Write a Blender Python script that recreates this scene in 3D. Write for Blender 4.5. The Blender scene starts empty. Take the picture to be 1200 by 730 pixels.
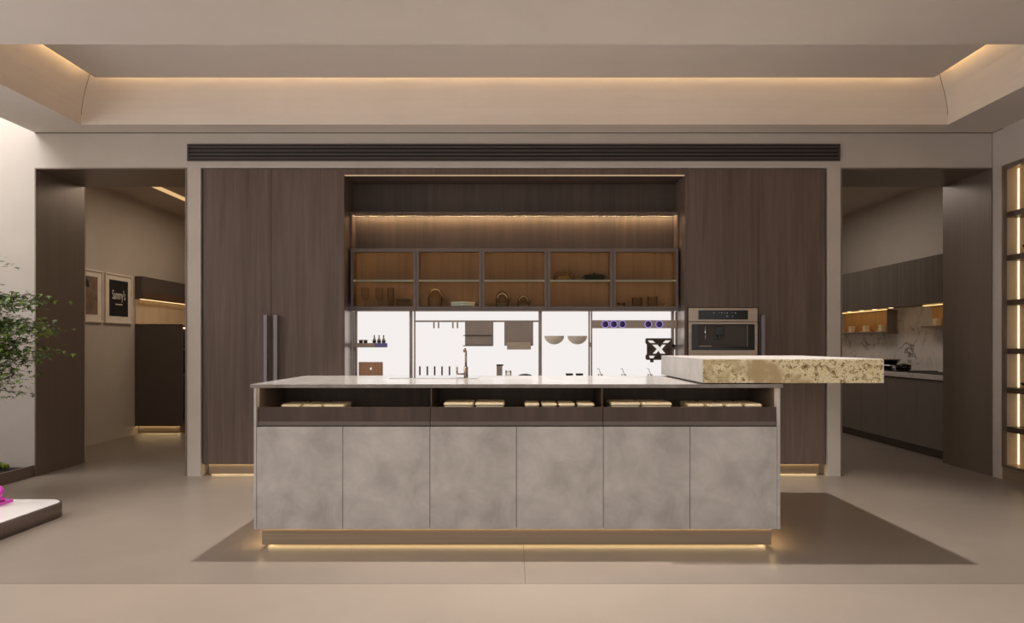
import bpy, bmesh, math, random
from mathutils import Vector, Matrix
random.seed(7)
C = bpy.context.scene.collection
PI = math.pi
# ------------------------------------------------------------------ camera maths
HX, HY, F, CH = 603.0, 402.5, 880.0, 1.12
def PX(px, Y): return (px - HX) / F * Y
def PZ(py, Y): return CH - (py - HY) / F * Y
YW = 6.338                     # plane of the cabinet wall
YI = 4.10                      # front plane of the island

# ------------------------------------------------------------------ materials
def lin(c):
    return tuple((v/255/12.92 if v/255 <= .04045 else ((v/255+.055)/1.055)**2.4) for v in c)
MATS = {}
def nodes(name):
    m = bpy.data.materials.new(name); m.use_nodes = True
    nt = m.node_tree; b = nt.nodes['Principled BSDF']
    return m, nt, b
def N(nt, t, **kw):
    n = nt.nodes.new(t)
    for k, v in kw.items():
        if k in n.inputs: n.inputs[k].default_value = v
        else: setattr(n, k, v)
    return n
def coords(nt, scale=(1, 1, 1)):
    tc = N(nt, 'ShaderNodeTexCoord'); mp = N(nt, 'ShaderNodeMapping'); mp.inputs['Scale'].default_value = scale
    nt.links.new(tc.outputs['Object'], mp.inputs['Vector']); return mp.outputs['Vector']
def ramp(nt, fac, stops):
    r = N(nt, 'ShaderNodeValToRGB'); e = r.color_ramp.elements
    while len(e) < len(stops): e.new(.5)
    for k, (p, c) in enumerate(stops): e[k].position = p; e[k].color = (*c, 1)
    nt.links.new(fac, r.inputs['Fac']); return r.outputs['Color']
def bump(nt, b, h, strength, dist=.002):
    n = N(nt, 'ShaderNodeBump'); n.inputs['Strength'].default_value = strength; n.inputs['Distance'].default_value = dist
    nt.links.new(h, n.inputs['Height']); nt.links.new(n.outputs['Normal'], b.inputs['Normal'])
def plain(name, col, rough=.5, metal=0., var=.06, scale=6., spec=.5, bmp=0., coat=0.):
    m, nt, b = nodes(name)
    c = lin(col); lo = tuple(v*(1-var) for v in c); hi = tuple(min(1, v*(1+var)) for v in c)
    nz = N(nt, 'ShaderNodeTexNoise', Scale=scale, Detail=4.); nt.links.new(coords(nt), nz.inputs['Vector'])
    nt.links.new(ramp(nt, nz.outputs['Fac'], [(.3, lo), (.7, hi)]), b.inputs['Base Color'])
    b.inputs['Roughness'].default_value = rough; b.inputs['Metallic'].default_value = metal
    b.inputs['Specular IOR Level'].default_value = spec; b.inputs['Coat Weight'].default_value = coat
    if bmp: bump(nt, b, nz.outputs['Fac'], bmp)
    return m
def cloudy(name, a, bcol, scale=3., rough=.5, detail=6., spread=(.35, .65), fine=.0, spec=.4):
    m, nt, b = nodes(name)
    v = coords(nt)
    nz = N(nt, 'ShaderNodeTexNoise', Scale=scale, Detail=detail, Roughness=.62, Distortion=.4); nt.links.new(v, nz.inputs['Vector'])
    nt.links.new(ramp(nt, nz.outputs['Fac'], [(spread[0], lin(a)), (spread[1], lin(bcol))]), b.inputs['Base Color'])
    b.inputs['Roughness'].default_value = rough; b.inputs['Specular IOR Level'].default_value = spec
    if fine:
        n2 = N(nt, 'ShaderNodeTexNoise', Scale=60., Detail=3.); nt.links.new(v, n2.inputs['Vector']); bump(nt, b, n2.outputs['Fac'], fine)
    return m
def wood(name, a, bcol, rough=.45, along=(26, 26, 1.1), spec=.4):
    m, nt, b = nodes(name)
    v = coords(nt, along)
    n1 = N(nt, 'ShaderNodeTexNoise', Scale=1., Detail=8., Roughness=.65, Distortion=.5); nt.links.new(v, n1.inputs['Vector'])
    v2 = coords(nt, tuple(x*.22 for x in along))
    n2 = N(nt, 'ShaderNodeTexNoise', Scale=1., Detail=2., Distortion=1.2); nt.links.new(v2, n2.inputs['Vector'])
    mx = N(nt, 'ShaderNodeMath', operation='ADD'); mx.use_clamp = True
    m1 = N(nt, 'ShaderNodeMath', operation='MULTIPLY'); m1.inputs[1].default_value = .6
    m2 = N(nt, 'ShaderNodeMath', operation='MULTIPLY'); m2.inputs[1].default_value = .4
    nt.links.new(n1.outputs['Fac'], m1.inputs[0]); nt.links.new(n2.outputs['Fac'], m2.inputs[0])
    nt.links.new(m1.outputs[0], mx.inputs[0]); nt.links.new(m2.outputs[0], mx.inputs[1])
    nt.links.new(ramp(nt, mx.outputs[0], [(.34, lin(a)), (.66, lin(bcol))]), b.inputs['Base Color'])
    b.inputs['Roughness'].default_value = rough; b.inputs['Specular IOR Level'].default_value = spec
    bump(nt, b, n1.outputs['Fac'], .12, .001)
    return m
def brushed(name, col, rough=.38, metal=.8, along=(90, 90, .8)):
    m, nt, b = nodes(name)
    n1 = N(nt, 'ShaderNodeTexNoise', Scale=1., Detail=3.); nt.links.new(coords(nt, along), n1.inputs['Vector'])
    c = lin(col)
    nt.links.new(ramp(nt, n1.outputs['Fac'], [(.3, tuple(v*.9 for v in c)), (.7, tuple(v*1.08 for v in c))]), b.inputs['Base Color'])
    b.inputs['Metallic'].default_value = metal; b.inputs['Roughness'].default_value = rough
    return m
def marble(name, base, vein, scale=2.2, rough=.2):
    m, nt, b = nodes(name)
    v = coords(nt)
    w = N(nt, 'ShaderNodeTexNoise', Scale=scale, Detail=9., Roughness=.6, Distortion=1.1); nt.links.new(v, w.inputs['Vector'])
    # veins where the noise crosses its middle value
    s = N(nt, 'ShaderNodeMath', operation='SUBTRACT'); s.inputs[1].default_value = .5; nt.links.new(w.outputs['Fac'], s.inputs[0])
    a = N(nt, 'ShaderNodeMath', operation='ABSOLUTE'); nt.links.new(s.outputs[0], a.inputs[0])
    m2 = N(nt, 'ShaderNodeTexNoise', Scale=scale*.8, Detail=2.); nt.links.new(v, m2.inputs['Vector'])
    k = N(nt, 'ShaderNodeMapRange'); k.inputs['From Min'].default_value = .45; k.inputs['From Max'].default_value = .62
    k.inputs['To Min'].default_value = .022; k.inputs['To Max'].default_value = 0.
    nt.links.new(m2.outputs['Fac'], k.inputs['Value'])
    ad = N(nt, 'ShaderNodeMath', operation='ADD'); nt.links.new(a.outputs[0], ad.inputs[0]); nt.links.new(k.outputs['Result'], ad.inputs[1])
    nt.links.new(ramp(nt, ad.outputs[0], [(.0, lin(vein)), (.014, tuple((x+y)/2 for x, y in zip(lin(vein), lin(base)))), (.035, lin(base))]), b.inputs['Base Color'])
    b.inputs['Roughness'].default_value = rough
    return m
def glow(name, col, strength):
    m, nt, b = nodes(name)
    b.inputs['Base Color'].default_value = (.02, .02, .02, 1)
    b.inputs['Emission Color'].default_value = (*lin(col), 1); b.inputs['Emission Strength'].default_value = strength
    b.inputs['Specular IOR Level'].default_value = 0
    return m
def clear(name, tint=(235, 240, 238), edge=.16):
    m = bpy.data.materials.new(name); m.use_nodes = True; nt = m.node_tree; nt.nodes.clear()
    o = N(nt, 'ShaderNodeOutputMaterial'); mx = N(nt, 'ShaderNodeMixShader')
    t = N(nt, 'ShaderNodeBsdfTransparent'); t.inputs['Color'].default_value = (*lin(tint), 1)
    g = N(nt, 'ShaderNodeBsdfGlossy'); g.inputs['Roughness'].default_value = .03
    lw = N(nt, 'ShaderNodeLayerWeight'); lw.inputs['Blend'].default_value = edge
    nt.links.new(lw.outputs['Fresnel'], mx.inputs['Fac']); nt.links.new(t.outputs[0], mx.inputs[1]); nt.links.new(g.outputs[0], mx.inputs[2])
    nt.links.new(mx.outputs[0], o.inputs['Surface'])
    return m
def gold(name):
    m, nt, b = nodes(name)
    v = coords(nt)
    big = N(nt, 'ShaderNodeTexNoise', Scale=4.2, Detail=3., Roughness=.55); nt.links.new(v, big.inputs['Vector'])
    fine = N(nt, 'ShaderNodeTexNoise', Scale=38., Detail=8., Roughness=.8, Distortion=.4); nt.links.new(v, fine.inputs['Vector'])
    vor = N(nt, 'ShaderNodeTexVoronoi', Scale=85.); nt.links.new(v, vor.inputs['Vector'])
    smooth = ramp(nt, big.outputs['Fac'], [(.3, lin((186, 160, 116))), (.7, lin((204, 180, 138)))])
    flake = ramp(nt, fine.outputs['Fac'], [(.39, lin((104, 80, 46))), (.46, lin((202, 174, 122))), (.52, lin((255, 246, 210))), (.60, lin((214, 186, 130)))])
    mask = N(nt, 'ShaderNodeMapRange'); mask.inputs['From Min'].default_value = .40; mask.inputs['From Max'].default_value = .50
    nt.links.new(big.outputs['Fac'], mask.inputs['Value'])
    mx = N(nt, 'ShaderNodeMixRGB'); nt.links.new(mask.outputs['Result'], mx.inputs['Fac']); nt.links.new(smooth, mx.inputs[1]); nt.links.new(flake, mx.inputs[2])
    # a few dark mineral spots
    sp = N(nt, 'ShaderNodeTexNoise', Scale=2.3, Detail=6., Roughness=.75); nt.links.new(coords(nt, (1, 1, 1.6)), sp.inputs['Vector'])
    spm = N(nt, 'ShaderNodeMapRange'); spm.inputs['From Min'].default_value = .66; spm.inputs['From Max'].default_value = .72
    nt.links.new(sp.outputs['Fac'], spm.inputs['Value'])
    mx2 = N(nt, 'ShaderNodeMixRGB'); nt.links.new(spm.outputs['Result'], mx2.inputs['Fac']); nt.links.new(mx.outputs[0], mx2.inputs[1]); mx2.inputs[2].default_value = (*lin((70, 58, 50)), 1)
    nt.links.new(mx2.outputs[0], b.inputs['Base Color'])
    b.inputs['Metallic'].default_value = .1; b.inputs['Roughness'].default_value = .4
    bump(nt, b, fine.outputs['Fac'], .4, .004)
    return m
def leafy(name):
    m, nt, b = nodes(name)
    g = N(nt, 'ShaderNodeNewGeometry')
    nt.links.new(ramp(nt, g.outputs['Random Per Island'], [(0, lin((34, 44, 12))), (.5, lin((72, 98, 24))), (1, lin((120, 146, 44)))]), b.inputs['Base Color'])
    b.inputs['Roughness'].default_value = .5
    return m

M = dict(
    plaster=cloudy('beige_plaster', (190, 180, 171), (197, 187, 178), 1.6, .75, spec=.25),
    room_plaster=cloudy('side_room_plaster', (184, 172, 160), (191, 179, 167), 1.6, .8, spec=.2),
    ceiling=cloudy('ceiling_plaster', (220, 211, 203), (226, 217, 209), 1.2, .85, spec=.2),
    floor=cloudy('floor_microcement', (134, 122, 111), (143, 130, 119), 1.1, .36, spec=.45),
    floor_front=cloudy('floor_pale_microcement', (151, 138, 125), (159, 145, 132), 1.0, .42, spec=.4),
    joint_shade=plain('joint_and_crease_shade', (96, 86, 77), .8),
    dark_metal=brushed('dark_bronze_metal', (128, 114, 104), .36, .45),
    pale_metal=brushed('pale_shelf_metal', (196, 180, 164), .4, .3, (1, 60, 60)),
    grip=plain('grip_metal', (112, 100, 94), .45, .2),
    metal=brushed('brown_grey_metal', (112, 98, 90), .4, .7),
    handle=brushed('gunmetal_handle', (138, 130, 134), .35, .6),
    frame=plain('cabinet_frame_metal', (104, 92, 86), .45, .3),
    upright=plain('bronze_upright', (176, 158, 145), .45, .2),
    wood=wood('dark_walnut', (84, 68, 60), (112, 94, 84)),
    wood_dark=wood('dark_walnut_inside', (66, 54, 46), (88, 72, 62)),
    wood_warm=wood('warm_walnut_inside', (112, 79, 53), (138, 100, 70)),
    drawer_wood=wood('drawer_walnut', (70, 56, 50), (90, 74, 66), along=(22, 22, 1.5)),
    concrete=cloudy('grey_concrete', (168, 162, 157), (204, 198, 193), 4.6, .42, 7., (.3, .66)),
    stone=cloudy('grey_stone_top', (152, 145, 138), (188, 182, 176), 4.5, .16, 8., (.3, .7), spec=.5),
    stone_edge=cloudy('dark_stone_edge', (120, 110, 102), (158, 148, 139), 9., .4, 8., (.3, .7)),
    stone_slab=cloudy('pale_stone_slab', (186, 178, 170), (210, 203, 196), 6., .3, 8., (.3, .7)),
    gold=gold('gold_flecked_onyx'),
    brass=brushed('brass_plinth', (166, 148, 126), .4, .5, (1, 1, 60)),
    lining=brushed('reflector_steel', (190, 176, 166), .3, .8, (1, 80, 1)),
    steel=brushed('beige_steel', (178, 160, 144), .34, .65, (1, 60, 60)),
    mirror=plain('polished_steel', (225, 224, 222), .05, 1.),
    chrome=plain('bronze_chrome', (150, 132, 116), .22, .9),
    black=plain('black_gloss', (12, 11, 11), .12, spec=.5),
    black_matt=plain('black_matt', (24, 22, 22), .6),
    grille=plain('vent_black', (84, 74, 70), .45, .3),
    marble=marble('white_marble', (216, 208, 202), (92, 82, 78)),
    fluted=wood('grey_fluted_wood', (98, 88, 78), (120, 108, 98), along=(40, 40, 1)),
    grey_lacquer=plain('dark_grey_lacquer', (122, 113, 107), .4, var=.03),
    dark_lacquer=plain('dark_brown_lacquer', (86, 75, 69), .38, var=.04),
    ceramic=plain('cream_ceramic', (236, 224, 198), .35, var=.03, coat=.2),
    white=plain('white_lacquer', (242, 236, 232), .25, var=.01, coat=.3),
    china=plain('white_china', (250, 244, 234), .4, var=.02),
    porcelain=plain('porcelain', (226, 216, 204), .3),
    cast=plain('dark_cast_iron', (46, 38, 34), .45, .3),
    fabric=plain('grey_brown_panel', (168, 154, 144), .8),
    paper=plain('taupe_paper', (196, 180, 162), .85),
    cup=plain('frosted_taupe', (226, 214, 198), .5),
    laptop=brushed('copper_laptop', (170, 128, 98), .35, .55),
    bottle=plain('pale_bottle', (206, 188, 168), .2),
    label=plain('dark_label', (60, 48, 44), .6),
    soil=cloudy('dark_soil', (28, 24, 20), (46, 38, 32), 30., .95, 6.),
    moss=cloudy('moss', (72, 84, 20), (120, 128, 40), 60., .9, 6.),
    bark=plain('bark', (62, 48, 38), .85, bmp=.5, scale=30),
    leaf=leafy('maple_leaf'),
    pink=plain('magenta_gloss', (214, 66, 190), .2, var=.1, coat=.5),
    picture_frame=plain('pale_wood_frame', (222, 208, 194), .5),
    picture_mat=plain('cream_picture_mount', (224, 210, 196), .85),
    print_black=plain('black_print', (10, 9, 9), .6),
    print_brown=cloudy('brown_print', (104, 82, 66), (140, 114, 94), 9., .7),
    print_white=plain('white_print', (232, 222, 210), .7),
    glass=clear('clear_glass', edge=.07),
    ware=clear('glassware', (250, 248, 244), .10),
    cream_wood=wood('pale_oak', (204, 180, 150), (220, 198, 168), along=(30, 30, 1.2)),
    box_oak=wood('honey_oak', (196, 150, 92), (216, 174, 116), along=(34, 34, 1.2)),
    lightbox=glow('lit_splashback', (255, 250, 247), .90),
    neon=glow('violet_ring_light', (176, 160, 255), 1.2),
    ring_dark=plain('dark_violet_face', (74, 58, 104), .4),
    violet=glow('violet_display', (78, 66, 120), .4),
    led=glow('warm_led', (255, 222, 170), 55.),
    led_soft=glow('warm_led_soft', (255, 214, 160), 2.4),
    led_bay=glow('warm_led_bay', (255, 212, 155), 15.),
    led_floor=glow('warm_led_floor', (255, 220, 160), 6.),
    led_under=glow('warm_led_under', (255, 220, 164), 9.),
    led_side=glow('warm_led_side', (255, 220, 160), 22.),
    led_kitchen=glow('warm_led_kitchen', (255, 210, 142), 4.5),
    shelf_fill=glow('shelf_fill_glow', (255, 222, 172), 6.5),
    led_strip=glow('warm_led_vertical', (255, 220, 160), 2.6),
    mark=glow('display_mark', (150, 150, 150), .5),
)

# ------------------------------------------------------------------ mesh builder
class MB:
    def __init__(s): s.bm = bmesh.new()
    def box(s, x0, x1, y0, y1, z0, z1, bev=0., seg=2):
        r = bmesh.ops.create_cube(s.bm, size=1.); vs = r['verts']
        for v in vs:
            v.co = Vector(((x0+x1)/2 + v.co.x*(x1-x0), (y0+y1)/2 + v.co.y*(y1-y0), (z0+z1)/2 + v.co.z*(z1-z0)))
        if bev:
            es = list({e for v in vs for e in v.link_edges})
            bmesh.ops.bevel(s.bm, geom=es, offset=bev, segments=seg, profile=.5, affect='EDGES')
        return s
    def prism(s, pts, h, axis='z', base=0., smooth=False):
        # pts: polygon in the plane normal to axis; h: thickness along the axis from base
        def mk(a, b, c):
            return {'z': (a, b, c), 'y': (a, c, b), 'x': (c, a, b)}[axis]
        n = len(pts)
        lo = [s.bm.verts.new(mk(a, b, base)) for a, b in pts]; hi = [s.bm.verts.new(mk(a, b, base+h)) for a, b in pts]
        fs = [s.bm.faces.new(lo), s.bm.faces.new(hi)]
        for i in range(n):
            f = s.bm.faces.new((lo[i], lo[(i+1) % n], hi[(i+1) % n], hi[i])); f.smooth = smooth; fs.append(f)
        bmesh.ops.recalc_face_normals(s.bm, faces=fs)
        return s
    def lathe(s, c, prof, n=24, axis='z', smooth=True):
        cx, cy, cz = c; rings = []
        for r, h in prof:
            if r < 1e-5:
                p = {'z': (cx, cy, cz+h), 'y': (cx, cy+h, cz), 'x': (cx+h, cy, cz)}[axis]
                rings.append([s.bm.verts.new(p)])
            else:
                ring = []
                for k in range(n):
                    a = 2*PI*k/n; u, v = r*math.cos(a), r*math.sin(a)
                    ring.append(s.bm.verts.new({'z': (cx+u, cy+v, cz+h), 'y': (cx+u, cy+h, cz+v), 'x': (cx+h, cy+u, cz+v)}[axis]))
                rings.append(ring)
        fs = []
        for a, b in zip(rings, rings[1:]):
            if len(a) == 1 and len(b) == 1: continue
            for k in range(n):
                j = (k+1) % n
                if len(a) == 1: f = s.bm.faces.new((a[0], b[j], b[k]))
                elif len(b) == 1: f = s.bm.faces.new((a[k], a[j], b[0]))
                else: f = s.bm.faces.new((a[k], a[j], b[j], b[k]))
                f.smooth = smooth; fs.append(f)
        for e in (rings[0], rings[-1]):
            if len(e) > 1 and not getattr(s, 'open_ends', False):
                fs.append(s.bm.faces.new(e))
        bmesh.ops.recalc_face_normals(s.bm, faces=fs)
        return s
    def tube(s, pts, r, n=8, closed=False):
        pts = [Vector(p) for p in pts]; rings = []; L = len(pts); up = None
        for i, p in enumerate(pts):
            if closed: d = pts[(i+1) % L] - pts[i-1]
            else: d = pts[min(i+1, L-1)] - pts[max(i-1, 0)]
            d.normalize()
            if up is None: up = d.orthogonal().normalized()
            u = (up - d*up.dot(d)).normalized(); up = u; w = d.cross(u)
            rr = r[i] if isinstance(r, (list, tuple)) else r
            rings.append([s.bm.verts.new(p + (u*math.cos(2*PI*k/n) + w*math.sin(2*PI*k/n))*rr) for k in range(n)])
        fs = []
        for i in range(L if closed else L-1):
            a, b = rings[i], rings[(i+1) % L]
            for k in range(n):
                f = s.bm.faces.new((a[k], a[(k+1) % n], b[(k+1) % n], b[k])); f.smooth = True; fs.append(f)
        if not closed: fs += [s.bm.faces.new(rings[0]), s.bm.faces.new(rings[-1])]
        bmesh.ops.recalc_face_normals(s.bm, faces=fs)
        return s
    def build(s, name, mat, parent=None, loc=None, **props):
        o = bpy.data.objects.new(name, bpy.data.meshes.new(name))
        root = parent
        base = Vector((0, 0, 0))
        while root is not None:
            base += root.location; root = root.parent
        off = Vector(loc) if loc is not None else Vector((0, 0, 0))
        bmesh.ops.translate(s.bm, verts=s.bm.verts, vec=-(base+off))
        s.bm.to_mesh(o.data); s.bm.free(); o.data.materials.append(M[mat] if isinstance(mat, str) else mat)
        o.location = off
        C.objects.link(o)
        if parent: o.parent = parent
        for k, v in props.items(): o[k] = v
        return o
def B(*a, **k): return MB().box(*a, **k)
def tag(o, label, cat, group=None, kind=None):
    o['label'] = label; o['category'] = cat
    if group: o['group'] = group
    if kind: o['kind'] = kind
    return o
def thing(name, label, cat, loc, group=None):
    o = bpy.data.objects.new(name, None); o.location = loc; o.empty_display_size = .1; C.objects.link(o)
    return tag(o, label, cat, group)
def struct(mb, name, mat, parent=None):
    o = mb.build(name, mat, parent)
    if parent is None: o['kind'] = 'structure'
    return o
def copy_tree(o, parent=None):
    c = o.copy(); C.objects.link(c); c.parent = parent
    for ch in list(o.children): copy_tree(ch, c)
    return c

# ------------------------------------------------------------------ the room
LX, RX = -4.048, 4.033            # side planes of the room
DL, DR = -2.766, 2.751            # inner edges of the two openings
BL, BR = -2.650, 2.643            # wood block between the plaster strips
ZD, ZC = 2.602, 2.90              # opening head, ceiling
YB = 7.04                         # back of the thick wall
YF = 3.501                        # where the floor changes
NEAR = -1.5

# floors
f = MB(); f.box(-6.2, .0492, YF+.003, 12.2, -.06, 0).box(.0508, 5.2, YF+.003, 12.2, -.06, 0)
struct(f, 'floor', 'floor')
struct(B(-6.2, 5.2, NEAR, YF-.001, -.06, 0.0), 'floor', 'floor_front')
struct(B(-6.2, 5.2, NEAR, 12.2, -.1, -.0605), 'floor', 'joint_shade')

# wall carrying the cabinets and the two openings
w = MB()
w.box(-6.2, LX, YW, YB, 0, 4.4)                       # alcove back wall
w.box(LX, RX+.6, YW, YB, ZD, 3.5)                     # header
w.box(DL, BL, YW, YB, 0, ZD).box(BR, DR, YW, YB, 0, ZD)
w.box(RX, RX+.6, YW, YB, 0, ZD)
w.box(BL, BR, 6.93, YB, 0, ZD)                        # behind the cabinets
struct(w, 'wall_back', 'plaster')
# metal linings of the openings
def lining(n, x0, x1, name):
    t = .012
    m = MB(); m.box(x0, x0+t, YW-.006, YB+.01, 0, ZD, .001).box(x1-t, x1, YW-.006, YB+.01, 0, ZD, .001).box(x0+t, x1-t, YW-.006, YB+.01, ZD-t, ZD, .001)
    return struct(m, name, 'dark_metal')
lining(1, LX, DL, 'door_1'); lining(2, DR, RX, 'door_2')

# right wall with the recess of the display shelf
SY0, SY1, SZ0, SZ1 = 3.6, 6.20, .105, 2.585           # recess
w = MB()
w.box(RX, RX+.6, SY1+.01, YW, 0, 3.5)
w.box(RX, RX+.6, NEAR, SY1+.01, SZ1, 3.5)
w.box(RX, RX+.6, NEAR, SY0, 0, SZ1)
w.box(RX+.45, RX+.6, SY0, SY1+.01, 0, SZ1)
struct(w, 'wall_right', 'plaster')
struct(B(-6.2, -6.0, NEAR, YW, 0, 4.4), 'wall_left', 'plaster')

# ceiling: flat ring, lip, coved ring, floating centre panel
TX, TY0, TY1 = 3.525, 4.469, 6.107
c = MB()
c.box(LX, RX, TY1, YW, ZC, ZC+.08).box(LX, -TX, TY0, TY1, ZC, ZC+.08).box(TX, RX, TY0, TY1, ZC, ZC+.08).box(LX, RX, NEAR, TY0, ZC, ZC+.08)
c.box(LX, LX+.1, NEAR, YW, ZC+.08, 4.4)               # upstand beside the roof light
struct(c, 'ceiling', 'ceiling')
prof = [(0, 2.98), (.012, 3.03), (.035, 3.085), (.07, 3.145), (.115, 3.20), (.155, 3.25), (.17, 3.30), (.17, 3.42)]
cv = MB(); loops = []
for d, z in prof:
    loops.append([cv.bm.verts.new(p) for p in ((-TX+d, TY0+d, z), (TX-d, TY0+d, z), (TX-d, TY1-d, z), (-TX+d, TY1-d, z))])
for a, b in zip(loops, loops[1:]):
    for k in range(4):
        fc = cv.bm.faces.new((a[k], a[(k+1) % 4], b[(k+1) % 4], b[k])); fc.smooth = False
cv.bm.faces.new(loops[-1])
bmesh.ops.recalc_face_normals(cv.bm, faces=cv.bm.faces); bmesh.ops.reverse_faces(cv.bm, faces=cv.bm.faces)
cove = struct(cv, 'ceiling', 'ceiling')
jm = MB()
for sx in (-1, 1):
    jm.tube([(sx*(TX-d-.001), TY1-d-.001, z) for d, z in prof[:-1]], .0022, 6)
jm.box(LX, RX, YW-.003, YW-.0002, ZC-.007, ZC-.0002).box(RX-.003, RX-.0002, SY1, YW-.003, ZC-.007, ZC-.0002).box(RX-.003, RX-.0002, YW-.003, YW-.0005, ZD, ZC-.007)
o = jm.build('crease_shade', 'joint_shade'); o['kind'] = 'structure'  # dark lines that paint shade into the ceiling edges and cove creases
PXH, PY1 = 3.28, 5.87
struct(B(-PXH, PXH, 4.71, PY1, 3.198, 3.25), 'ceiling', 'ceiling')
lm = MB()
lm.box(-PXH, PXH, PY1-.014, PY1-.006, 3.2505, 3.2625).box(-PXH+.006, -PXH+.014, 4.75, PY1-.03, 3.2505, 3.2625).box(PXH-.014, PXH-.006, 4.75, PY1-.03, 3.2505, 3.2625)
o = lm.build('trim_1', glow('cove_led', (255, 210, 146), 23.)); o['kind'] = 'structure'

# side rooms
WLX = -4.68
w = MB(); w.box(WLX-.1, WLX, YB, 12.2, 0, ZC).box(WLX, LX-.001, YB, YB+.05, 0, ZC); struct(w, 'wall_side_left', 'room_plaster')
struct(B(WLX-.1, -2.3, 12.1, 12.2, 0, ZC), 'wall_rear_left', 'room_plaster')
struct(B(-2.4, -2.3, YB+.02, 12.1, 0, ZC), 'wall_inner_left', 'room_plaster')
struct(B(WLX-.1, -2.3, YB, 12.2, ZC, ZC+.08), 'ceiling', 'room_plaster')
WRX = 4.64
struct(B(WRX, WRX+.1, YB, 10.9, 0, ZC), 'wall_side_right', 'room_plaster')
struct(B(2.3, WRX+.1, 10.8, 10.9, 0, ZC), 'wall_rear_right', 'room_plaster')
struct(B(2.3, 2.4, YB+.02, 10.8, 0, ZC), 'wall_inner_right', 'room_plaster')
struct(B(2.3, WRX+.1, YB, 10.9, ZC, ZC+.08), 'ceiling', 'room_plaster')
# light line in the left side room
o = B(-4.10, -4.02, YB+.2, 11.8, ZC-.012, ZC).build('ceiling_light', glow('ceiling_line', (236, 190, 134), .95)); tag(o, 'long warm light line in the ceiling of the side room with pictures', 'light')

# vent grille above the cabinets
t = thing('vent_grille', 'long black slatted air vent above the dark wood cabinets', 'vent', (0, YW, PZ(189, YW)))
x0, x1, z0, z1 = PX(220, YW), PX(984, YW), PZ(189, YW), PZ(169, YW)
B(x0, x1, YW-.004, YW, z0, z1).build('back_plate', 'black_matt', t)
m = MB(); m.box(x0, x1, YW-.014, YW-.004, z1-.01, z1).box(x0, x1, YW-.014, YW-.004, z0, z0+.01).box(x0, x0+.012, YW-.014, YW-.004, z0+.01, z1-.01).box(x1-.012, x1, YW-.014, YW-.004, z0+.01, z1-.01)
m.build('frame', 'grille', t)
for k in range(4):
    z = z0 + .01 + (z1-z0-.02)*(k+.5)/4
    B(x0+.012, x1-.012, YW-.013, YW-.0095, z-.0075, z+.0075, .002).build('slat', 'grille', t)

# ------------------------------------------------------------------ tall cabinets
ZP = .098                                             # top of plinth
DF = 6.352                                            # door front
def plinth(t, x0, x1):
    p = B(x0, x1, DF+.045, DF+.06, .012, ZP-.004).build('plinth', 'brass', t)
    B(x0+.005, x1-.005, DF+.085, DF+.095, .005, .0118).build('led_strip', 'led_floor', p)
    B(x0-.03, x1+.005, DF+.034, DF+.042, ZP-.0038, ZP-.0005).build('led_strip', 'led_under', p)
LO = BL + .008; L1 = -1.443
t = thing('tall_cabinet', 'tall dark wood cabinet with two long bar handles side by side', 'cabinet', ((LO+L1)/2, 6.5, 0))
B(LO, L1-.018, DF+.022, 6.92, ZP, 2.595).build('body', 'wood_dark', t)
sx = PX(318, DF)
d1 = B(LO+.008, sx-.0015, DF, DF+.021, ZP, 2.597, .001).build('door', 'wood', t)
d2 = B(sx+.0015, L1-.018, DF, DF+.021, ZP, 2.597, .001).build('door', 'wood', t)
def bar_handle(d, xa, xb, zt, zb):
    m = MB(); m.box(xa, xb, DF-.045, DF-.022, zb, zt, .002)
    m.box(xa+.004, xb-.004, DF-.024, DF, zt-.03, zt-.015).box(xa+.004, xb-.004, DF-.024, DF, zb+.015, zb+.03)
    m.build('handle', 'handle', d)
bar_handle(d1, PX(308.8, 6.31), PX(313, 6.31), PZ(369, 6.31), .62)
bar_handle(d2, PX(320.6, 6.31), PX(325, 6.31), PZ(369, 6.31), .62)
plinth(t, LO+.04, L1-.02)

R0 = 1.443; R1 = BR - .008
t = thing('tall_cabinet', 'tall dark wood cabinet around the built-in coffee machine', 'cabinet', ((R0+R1)/2, 6.5, 0))
ox0, ox1 = PX(806.5, DF), PX(887.3, DF); oz1, oz0 = PZ(361, DF), PZ(361, DF)-.455
sx = PX(889, DF)
m = MB(); m.box(R0+.018, R0+.03, DF+.022, 6.92, ZP, 2.595).box(R0+.03, R1, 6.88, 6.92, ZP, 2.595).box(sx-.01, R1, DF+.022, 6.88, ZP, 2.595)
m.box(R0+.03, sx-.01, DF+.022, 6.88, oz1+.02, 2.595).box(R0+.03, sx-.01, DF+.022, 6.88, ZP, oz0-.02)
m.build('body', 'wood_dark', t)
B(R0+.018, sx-.0015, DF, DF+.021, oz1+.004, 2.597, .001).build('upper_door', 'wood', t)
B(R0+.018, sx-.0015, DF, DF+.021, .47, oz0-.004, .001).build('drawer', 'wood', t)
B(R0+.018, sx-.0015, DF, DF+.021, ZP, .467, .001).build('drawer', 'wood', t)
d3 = B(sx+.0015, R1-.006, DF, DF+.021, ZP, 2.597, .001).build('door', 'wood', t)
bar_handle(d3, PX(892.6, 6.31), PX(896.6, 6.31), PZ(369, 6.31), .62)
plinth(t, R0+.02, R1-.04)

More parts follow.
